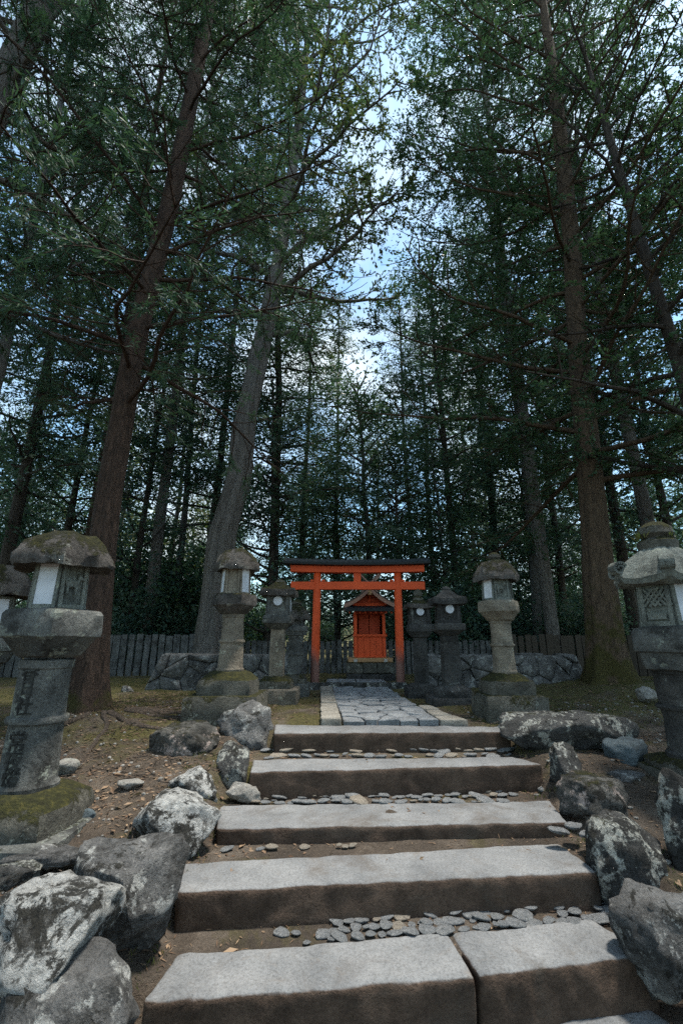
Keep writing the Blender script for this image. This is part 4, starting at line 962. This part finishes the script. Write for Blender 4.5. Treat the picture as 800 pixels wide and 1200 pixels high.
# red-brown cedar beside the inscribed lantern
T1 = tree('cedar_tree', (-2.83, 5.5, gz(-2.83, 5.5) - .1), 'red-brown cedar trunk behind the inscribed lantern', G_NEAR,
     [(0, 0, 0), (-.06, 0, 1), (-.13, 0, 2.6), (-.09, .03, 5), (.13, .05, 7.5), (.4, .1, 14), (.5, .1, 20)], [.205, .178, .152, .142, .135, .09, .03], 'bark_red', 'leaf_cedar', 101,
     3.7, 17, 50, lambda u: 3.3 - 1.5 * u, lambda u: .0 + .55 * u, 16, 1.0, 8, .32, 40, .080, .0150, True, .55, lift=-.035, curve=.10, S=28, ridges=.035, limb_r=.032)
# gnarled grey tree behind the left wall
tree('gnarled_tree', (-3.3, 12.2, -.05), 'gnarled grey trunk leaning to the torii behind the grey rubble wall', G_NEAR,
     [(0, 0, 0), (-.06, 0, 1.6), (.06, 0, 3.8), (.37, 0, 5.4), (.47, 0, 7.5), (.88, .1, 10.5), (1.25, .2, 14), (1.7, .3, 20), (2.3, .3, 33)], [.38, .345, .335, .31, .29, .25, .20, .14, .04], 'bark_grey', 'leaf_brown', 102,
     10.2, 31, 42, lambda u: 5.6 - 1.2 * u, lambda u: .35 + .40 * u, 17, 1.7, 8, .55, 15, .14, .060, False, .5, lift=.0, curve=.02, S=36, ridges=.13, limb_r=.10, wander=.17, gap=False, thin=-.05)
# tall brown tree with mossy foot on the right
tree('evergreen_tree', (4.52, 8.2, gz(4.6, 8.2) - .12), 'tall brown trunk with a moss-covered flared foot', G_NEAR,
     [(0, 0, 0), (.06, 0, 1.2), (.19, 0, 2.9), (.29, 0, 4.5), (.45, 0, 7), (.68, 0, 9.3), (.98, 0, 14.8), (1.2, 0, 22)], [.30, .275, .235, .205, .185, .175, .14, .03], 'bark_moss', 'leaf_broad', 103,
     3.6, 20, 64, lambda u: 4.8 - 1.2 * u, lambda u: .08 + .50 * u, 17, 1.2, 8, .40, 30, .078, .036, False, .75, lift=.0, curve=.03, S=36, ridges=.05, roots=4)
# slim tree further right
tree('evergreen_tree', (6.1, 6.9, -.1), 'slender leaning trunk at the bank behind the dark ornate lantern', G_NEAR,
     [(0, 0, 0), (-.1, 0, 3), (-.25, 0, 6), (-.5, 0, 10), (-.7, 0, 14)], [.16, .13, .105, .08, .03], 'bark_dark', 'leaf_broad', 104,
     3.0, 13.5, 30, lambda u: 3.6 - 1.4 * u, lambda u: .1 + .6 * u, 15, 1.1, 8, .40, 24, .078, .037, False, .5, curve=.02)
# grey trunk at the far left, leaning in
tree('cedar_tree', (-5.9, 4.7, -.15), 'pale grey leaning trunk on the bank beyond the inscribed lantern', G_NEAR,
     [(0, 0, 0), (.1, 0, 3), (.35, 0, 6), (.8, .1, 9), (1.3, .1, 13), (1.7, .1, 17)], [.32, .29, .25, .21, .14, .04], 'bark_grey', 'leaf_cedar', 105,
     4.5, 16, 34, lambda u: 3.3 - 1.3 * u, lambda u: .05 + .5 * u, 15, 1.0, 8, .34, 36, .085, .0160, True, .5, lift=-.03, curve=.08, limb_r=.055)
# bronze-leaved tree between gnarled tree and torii, far
# ------------------------------------------------------------------ forest behind: prototypes copied with shared meshes
def proto(seed, H, h0, n_limb, ln, elev, needle, leafL, leafW, per, leaf_m, bark_m, r0, spread=.5, lean=0.0):
    rs = np.random.default_rng(seed)
    zs = np.linspace(0, H, 8); pts = np.stack([lean * zs + np.cumsum(rs.normal(0, .06, 8)), np.cumsum(rs.normal(0, .06, 8)), zs], 1); pts[0] = 0
    rad = r0 * (1 - zs / H) ** .7 + .015
    tm = trunk_mesh('trunk', pts, rad, 12, .35, .04, seed)
    nb = NB(); P, Dv = [], []
    for i in range(n_limb):
        u = (i + rs.uniform(0, 1)) / n_limb; z = h0 + (H - h0) * u * .98; a = i * 2.39996 + rs.normal(0, .4); e = elev(u) + rs.normal(0, .15)
        p0 = np.array([np.interp(z, pts[:, 2], pts[:, k]) for k in range(2)] + [z]); length = ln(u) * rs.uniform(.65, 1.2)
        pl_ = grow(rs, p0, (math.cos(a) * math.cos(e), math.sin(a) * math.cos(e), math.sin(e)), length, 6, .14, -.03 if needle else 0, .08)
        V, F = tube(pl_, np.linspace(.035 + r0 * .12, .008, 7), 4); nb.add(V, F)
        k = int(per * length / 3)
        nc = max(3, k // 26)                                           # clumps along the limb
        cf = rs.uniform(.15, 1.05, nc) * 6; ci = np.minimum(5, cf.astype(int)); cp = pl_[ci] + (pl_[ci + 1] - pl_[ci]) * (cf - ci)[:, None]
        cp = cp + rs.normal(0, spread, (nc, 3)) * np.array([1, 1, .45])
        for c in cp:
            if mnoise.noise(Vector(c) * .55 + Vector((seed, 0, 0))) < -.10: continue
            m_ = 26; sg = rs.uniform(.16, .34); P.append(c + rs.normal(0, sg, (m_, 3)) * np.array([1, 1, .5])); Dv.append(np.repeat((rs.normal(0, .5, 3) + np.array([math.cos(a), math.sin(a), -.3 if needle else 0]))[None], m_, 0))
    P, Dv = np.concatenate(P), np.concatenate(Dv)
    V, F = leaf_quads(rs, P, Dv, leafL, leafW, .6, .55, .6)
    cm = np_mesh('crown', V, [F]); bm_ = nb.mesh('branchwork')
    tm.materials.append(MAT[bark_m]); bm_.materials.append(MAT[bark_m]); cm.materials.append(MAT[leaf_m])
    return tm, bm_, cm
con_l = lambda u: 2.9 * (1 - u) ** .8 + .5
bro_l = lambda u: 3.9 * (1 - .55 * u)
PT = {
    'cedar_dark': proto(301, 24, 5.0, 74, con_l, lambda u: -.05 + .4 * u, True, .20, .055, 520, 'leaf_far', 'bark_dark', .17),
    'cedar_grey': proto(302, 27, 8.0, 66, con_l, lambda u: .0 + .45 * u, True, .20, .055, 520, 'leaf_far', 'bark_pale', .15),
    'broad_dark': proto(303, 18, 3.0, 46, bro_l, lambda u: .15 + .6 * u, False, .17, .085, 640, 'leaf_far', 'bark_dark', .14, .6, .02),
    'broad_brown': proto(304, 20, 5.0, 40, bro_l, lambda u: .25 + .6 * u, False, .17, .080, 560, 'leaf_brown', 'bark_grey', .14, .6, -.015),
    'yellow': proto(305, 11, 2.2, 34, lambda u: 2.6 * (1 - .5 * u), lambda u: .3 + .5 * u, False, .14, .065, 420, 'leaf_yellow', 'bark_pale', .11, .5, .03),
}
PT['tall_broad'] = proto(306, 33, 9.0, 92, lambda u: 4.6 * (1 - .45 * u), lambda u: .15 + .5 * u, False, .12, .055, 560, 'leaf_broad', 'bark_grey', .19, .65, .01)
PT['tall_cedar'] = proto(307, 34, 9.0, 110, lambda u: 3.4 * (1 - .7 * u) + .3, lambda u: -.05 + .4 * u, True, .14, .036, 640, 'leaf_cedar', 'bark_red', .20, .5)
PT['under'] = proto(308, 9, .9, 46, lambda u: 2.7 * (1 - .55 * u), lambda u: .25 + .55 * u, False, .13, .062, 620, 'leaf_far', 'bark_dark', .10, .5, .02)
PT['under_light'] = proto(309, 10, 1.2, 44, lambda u: 2.6 * (1 - .5 * u), lambda u: .3 + .55 * u, False, .14, .062, 560, 'leaf_broad', 'bark_pale', .10, .5, -.02)
def shrub_proto(seed, H, Rr, n, leafL, leafW, mat_):
    rs = np.random.default_rng(seed); nb = NB(); P, Dv = [], []
    for i in range(n):
        a = rs.uniform(0, 2 * math.pi); e = rs.uniform(.25, 1.45); pl_ = grow(rs, rs.normal(0, .15, 3) * np.array([1, 1, 0]), (math.cos(a) * math.cos(e) * Rr / H, math.sin(a) * math.cos(e) * Rr / H, math.sin(e)), H * rs.uniform(.6, 1.1), 6, .2)
        V, F = tube(pl_, np.linspace(.03, .006, 7), 4); nb.add(V, F)
        for c in pl_[1:]:
            for _ in range(4):
                c2 = c + rs.normal(0, .28, 3); P.append(c2 + rs.normal(0, .2, (16, 3))); Dv.append(np.repeat(rs.normal(0, .6, (1, 3)), 16, 0))
    P, Dv = np.concatenate(P), np.concatenate(Dv); V, F = leaf_quads(rs, P, Dv, leafL, leafW, .6, .6, .8)
    st_, cr = nb.mesh('stem'), np_mesh('foliage', V, [F]); st_.materials.append(MAT['bark_dark']); cr.materials.append(MAT[mat_]); return st_, cr
SH = [shrub_proto(311, 2.6, 1.6, 22, .15, .07, 'leaf_far'), shrub_proto(312, 3.6, 2.0, 26, .16, .075, 'leaf_broad'), shrub_proto(313, 2.0, 1.8, 20, .13, .06, 'leaf_far')]
NAMES = {'cedar_dark': ('cedar_tree', 'dark-barked cedar in the wood behind the picket fences'), 'cedar_grey': ('cedar_tree', 'tall pale-trunked cedar in the wood behind the picket fences'),
         'broad_dark': ('evergreen_tree', 'dark leafy evergreen tree in the wood behind the fences'), 'broad_brown': ('evergreen_tree', 'bronze-leaved tree in the wood behind the fences'),
         'tall_broad': ('evergreen_tree', 'very tall small-leaved evergreen towering behind the fences'), 'tall_cedar': ('cedar_tree', 'very tall cedar towering behind the fences'),
         'under': ('young_tree', 'bushy young evergreen filling the wood between the trunks'), 'under_light': ('young_tree', 'bushy pale-stemmed young evergreen in the wood between the trunks'),
         'yellow': ('young_tree', 'thin young tree with yellowish leaves behind the fences')}
rg = random.Random(77)
def plant(kind, x, y, s=1.0, rz=None, sxy=None, lean=None, label=None, group=None):
    nm, lb = NAMES[kind]; lb = label or lb; tm, bm_, cm = PT[kind]
    o = empty(nm, (x, y, float(flank(y)) - .1), lb, 'tree', {'cedar_dark': 'dark cedars in the wood', 'cedar_grey': 'pale-trunked cedars in the wood', 'broad_dark': 'evergreens in the wood', 'broad_brown': 'bronze-leaved trees in the wood', 'yellow': 'yellowish young trees', 'under': 'bushy young evergreens', 'under_light': 'pale-stemmed young evergreens', 'tall_broad': 'towering evergreens', 'tall_cedar': 'towering cedars'}[kind] if label is None else group, rg.uniform(0, 6.28) if rz is None else rz)
    o.scale = ((sxy or s), (sxy or s), s)
    if lean: o.rotation_euler[0], o.rotation_euler[1] = lean
    for n_, me in (('trunk', tm), ('branchwork', bm_), ('crown', cm)):
        c = link(n_, me, parent=o)
        if n_ == 'branchwork': c['kind'] = 'stuff'
def at(px, D): return xcol(px, 680, D)
# trunks that can be picked out in the photograph: column at the fence line, distance
for kind, px, D, s, lb in (
        ('cedar_dark', 322, 15.5, 1.0, 'dark trunk rising behind the slim square-shafted lantern'), ('cedar_dark', 350, 19, .75, 'dark cedar trunk behind the short round-shafted lantern'),
        ('cedar_grey', 397, 18, .62, 'pale straight trunk seen through the torii beside the little shrine'), ('cedar_grey', 481, 20, .74, 'pale straight trunk just outside the torii post by the dark narrow lantern'),
        ('cedar_dark', 508, 21, .8, 'thin dark cedar between the torii and the dark square lantern'), ('broad_dark', 533, 16, .95, 'dark forked evergreen directly behind the dark square lantern'),
        ('cedar_dark', 582, 19, 1.0, 'dark cedar behind the tan lantern with the deer relief'), ('cedar_grey', 620, 15, .95, 'grey trunk between the deer relief lantern and the mossy-footed tree'),
        ('broad_dark', 655, 17, .9, 'leafy dark evergreen just beside the mossy-footed trunk'), ('cedar_dark', 735, 13.5, .9, 'dark cedar between the mossy-footed trunk and the ornate lantern'),
        ('cedar_dark', 240, 17, 1.0, 'dark cedar close beside the huge gnarled grey trunk'), ('cedar_grey', 203, 16, .8, 'pale thin trunk between the red-brown cedar and the gnarled tree'),
        ('broad_dark', 160, 15, .8, 'leafy evergreen over the grey picket fence by the red-brown cedar'), ('yellow', 190, 20, 1.15, 'yellowish young tree between the red-brown cedar and the gnarled tree'),
        ('broad_dark', 68, 13.5, .8, 'leafy evergreen rising behind the inscribed lantern'), ('cedar_dark', 5, 11.5, .9, 'dark leaning cedar behind the lantern with jutting roof'),
        ('broad_brown', 440, 27, .8, 'bronze-leaved tree seen above the shrine roof'), ('yellow', 130, 23, 1.2, 'yellowish young tree beyond the grey picket fence end'),
        ('broad_brown', 560, 25, 1.0, 'bronze-leaved tree beyond the two dark lanterns'), ('cedar_dark', 690, 22, 1.0, 'dark cedar hidden partly by the mossy-footed trunk'),
        ('broad_dark', 790, 12.5, .85, 'dark leafy evergreen behind the ornate lantern'),
        ('tall_broad', 640, 13.2, .95, 'towering evergreen next to the mossy-footed trunk'), ('tall_broad', 770, 10.8, .85, 'towering evergreen right behind the ornate lantern'),
        ('tall_cedar', 95, 12.6, .9, 'towering cedar behind the inscribed lantern and its red-brown cedar'), ('tall_broad', 180, 15.0, 1.0, 'towering evergreen between the red-brown cedar and the gnarled grey trunk'),):
    plant(kind, at(px, D), D, s, label=lb, group='trees standing just behind the fences')
for k in range(15):
    D = rg.uniform(30, 62); px = rg.uniform(-260, 1060)
    kind = rg.choice(['cedar_dark', 'cedar_dark', 'cedar_grey', 'broad_dark', 'broad_brown', 'broad_dark'])
    if 370 < px < 570: continue
    plant(kind, at(px, D), D, rg.uniform(.75, 1.1))
for k in range(40):
    D = 14.5 + 30 * rg.random() ** 1.2; px = -120 + 1040 * (k + rg.random()) / 40; plant('under' if k % 3 else 'under_light', at(px, D), D, rg.uniform(.75, 1.35))
for k in range(56):
    D = rg.uniform(14.2, 42); px = rg.uniform(-150, 950); st_, cr = SH[k % 3]
    o = empty('shrub', (at(px, D), D, float(flank(D)) - .05), 'dark evergreen shrub in the undergrowth behind the picket fences', 'shrub', 'shrubs behind the fences', rg.uniform(0, 6.28)); s = rg.uniform(.8, 1.35); o.scale = (s, s, s)
    link('stem', st_, parent=o); link('foliage', cr, parent=o)
# added trees beside and behind the viewpoint, mostly unseen, only for the light
for k, (x, y) in enumerate(((-10, 2), (-12, 7), (-8.5, 9.5), (9.5, 4), (11, 9), (9.5, -1), (-8, -5), (6, -9), (-2, -13))):
    plant(['cedar_dark', 'broad_dark', 'cedar_grey'][k % 3], x, y, .95, label='added forest tree around the clearing, there for its effect on the light', group='added trees around the clearing')

# ------------------------------------------------------------------ roots, litter, tufts
rs = np.random.default_rng(9)
def ground_pts(n, x0, x1, y0, y1):
    P = np.stack([rs.uniform(x0, x1, n), rs.uniform(y0, y1, n)], 1); z, inn = ground_base(P[:, 0], P[:, 1]); return P, z, inn
gxi, gyi = gx, gy
def surf(P):
    i = np.clip(np.searchsorted(gxi, P[:, 0]) - 1, 0, nx_ - 2); j = np.clip(np.searchsorted(gyi, P[:, 1]) - 1, 0, ny_ - 2)
    fx = (P[:, 0] - gxi[i]) / (gxi[i + 1] - gxi[i]); fy = (P[:, 1] - gyi[j]) / (gyi[j + 1] - gyi[j])
    return (GZ[j, i] * (1 - fx) + GZ[j, i + 1] * fx) * (1 - fy) + (GZ[j + 1, i] * (1 - fx) + GZ[j + 1, i + 1] * fx) * fy
for k in range(11):                                                    # surface roots of the cedar
    a = rs.uniform(-2.6, .9); st = np.array([-2.74 + .3 * math.cos(a), 5.5 + .3 * math.sin(a)])
    pts = [st]; d = a
    for i in range(14): d += rs.normal(0, .22); pts.append(pts[-1] + .14 * np.array([math.cos(d), math.sin(d)]))
    pts = np.array(pts); z = surf(pts) + np.linspace(.004, -.012, 15) + rs.normal(0, .007, 15)
    V, F = tube(np.column_stack([pts, z]), np.linspace(.030, .007, 15), 6)
    link('root', np_mesh('root', V, [F], True), 'root', T1, loc=tuple(-c for c in T1.location))
P = np.concatenate([np.stack([rs.uniform(-3.6, -.8, 11000), rs.uniform(2.3, 8.5, 11000)], 1), np.stack([rs.uniform(1.5, 4.6, 6000), rs.uniform(2.6, 8.5, 6000)], 1), np.stack([rs.uniform(-.9, 1.6, 700), rs.uniform(2.3, 5.0, 700)], 1), np.stack([rs.uniform(-1.2, 2.2, 1800), rs.uniform(5.1, 9, 1800)], 1)])
Z = surf(P)
LV, LF, ln_ = [], [], 0
for frac, l_, w_, tilt in ((.10, .062, .026, .35), (.45, .036, .013, .2), (1.0, .045, .005, .12)):
    k_ = int(len(P) * frac); sel = rs.permutation(len(P))[:k_]; q_ = P[sel] + rs.normal(0, .05, (k_, 2))
    V, F = leaf_quads(rs, np.column_stack([q_, surf(q_) + .005]), np.column_stack([rs.normal(0, 1, (k_, 2)), np.zeros(k_)]), l_, w_, tilt, .35, 1.6); LV.append(V); LF.append(F + ln_); ln_ += len(V)
link('leaf_litter', np_mesh('leaf_litter', np.concatenate(LV), [np.concatenate(LF)]), 'litter', label='brown dead leaves and needles strewn on the ground', cat='leaf litter', kind='stuff')
n = 900; P = np.concatenate([np.stack([rs.uniform(-3.4, -.9, n // 2), rs.uniform(2.4, 7, n // 2)], 1), np.stack([rs.uniform(1.5, 4.2, n // 2), rs.uniform(2.6, 7, n // 2)], 1)])
Z = surf(P); nb = NB()
ico = bmesh.new(); bmesh.ops.create_icosphere(ico, subdivisions=1, radius=1); iv = np.array([v.co[:] for v in ico.verts]); itri = np.array([[v.index for v in f.verts] for f in ico.faces]); ico.free()
Vs, Fs = [], []
for i in range(n):
    s = rs.uniform(.006, .022); Vs.append(iv * (s * rs.uniform(.7, 1.3, 3) * np.array([1, 1, .6])) * rs.uniform(.85, 1.15, iv.shape) + np.array([P[i, 0], P[i, 1], Z[i] + s * .2])); Fs.append(itri + i * len(iv))
link('gravel', np_mesh('gravel', np.concatenate(Vs), [np.concatenate(Fs)]), 'rock_pale', label='loose pale pebbles scattered over the bare earth', cat='gravel', kind='stuff')
n = 520; P = np.concatenate([np.stack([rs.uniform(-3.6, -.9, n), rs.uniform(2.4, 8, n)], 1), np.stack([rs.uniform(1.5, 4.4, n // 2), rs.uniform(2.6, 8, n // 2)], 1)]); Z = surf(P)
dv = rs.normal(0, 1, (len(P), 3)) * np.array([1, 1, .06]); dv *= (rs.uniform(.04, .22, len(P)) / np.linalg.norm(dv, axis=1))[:, None]; A_ = np.column_stack([P, Z + .008])
V, F = prisms(A_, A_ + dv, .0045, .003); link('fallen_twigs', np_mesh('fallen_twigs', V, [F]), 'root', label='dry fallen twigs lying on the bare earth', cat='twigs', kind='stuff')
# short mossy grass
def tufts(P, Z, k, hgt_, spread):
    rep = np.repeat(np.arange(len(P)), k); q = np.column_stack([P[rep] + rs.normal(0, spread, (len(rep), 2)), Z[rep]])
    d = rs.normal(0, .45, (len(rep), 3)); d[:, 2] = 1
    return leaf_quads(rs, q, d, hgt_, hgt_ * .16, .1, .05, 0)
P = np.concatenate([np.stack([rs.uniform(-6, -1.0, 1500), rs.uniform(5.6, 11, 1500)], 1), np.stack([rs.uniform(1.6, 6, 1200), rs.uniform(5.2, 11, 1200)], 1), np.stack([rs.uniform(-1.3, -.85, 90), rs.uniform(2.4, 4.6, 90)], 1), np.stack([rs.uniform(1.45, 1.9, 60), rs.uniform(2.6, 4.6, 60)], 1)])
V, F = tufts(P, surf(P) - .005, 9, .035, .03)
link('moss_tufts', np_mesh('moss_tufts', V, [F]), 'grass', label='short mossy grass growing over the banks', cat='grass', kind='stuff')
# grass on the ornate lantern's finial
zf = zzI(630); P = np.stack([rs.normal(0, .07, 60), rs.normal(0, .07, 60)], 1); V, F = tufts(P, np.full(60, zf - .02), 3, .07, .01)
link('moss_grass', np_mesh('moss_grass', V, [F]), 'grass', LI)
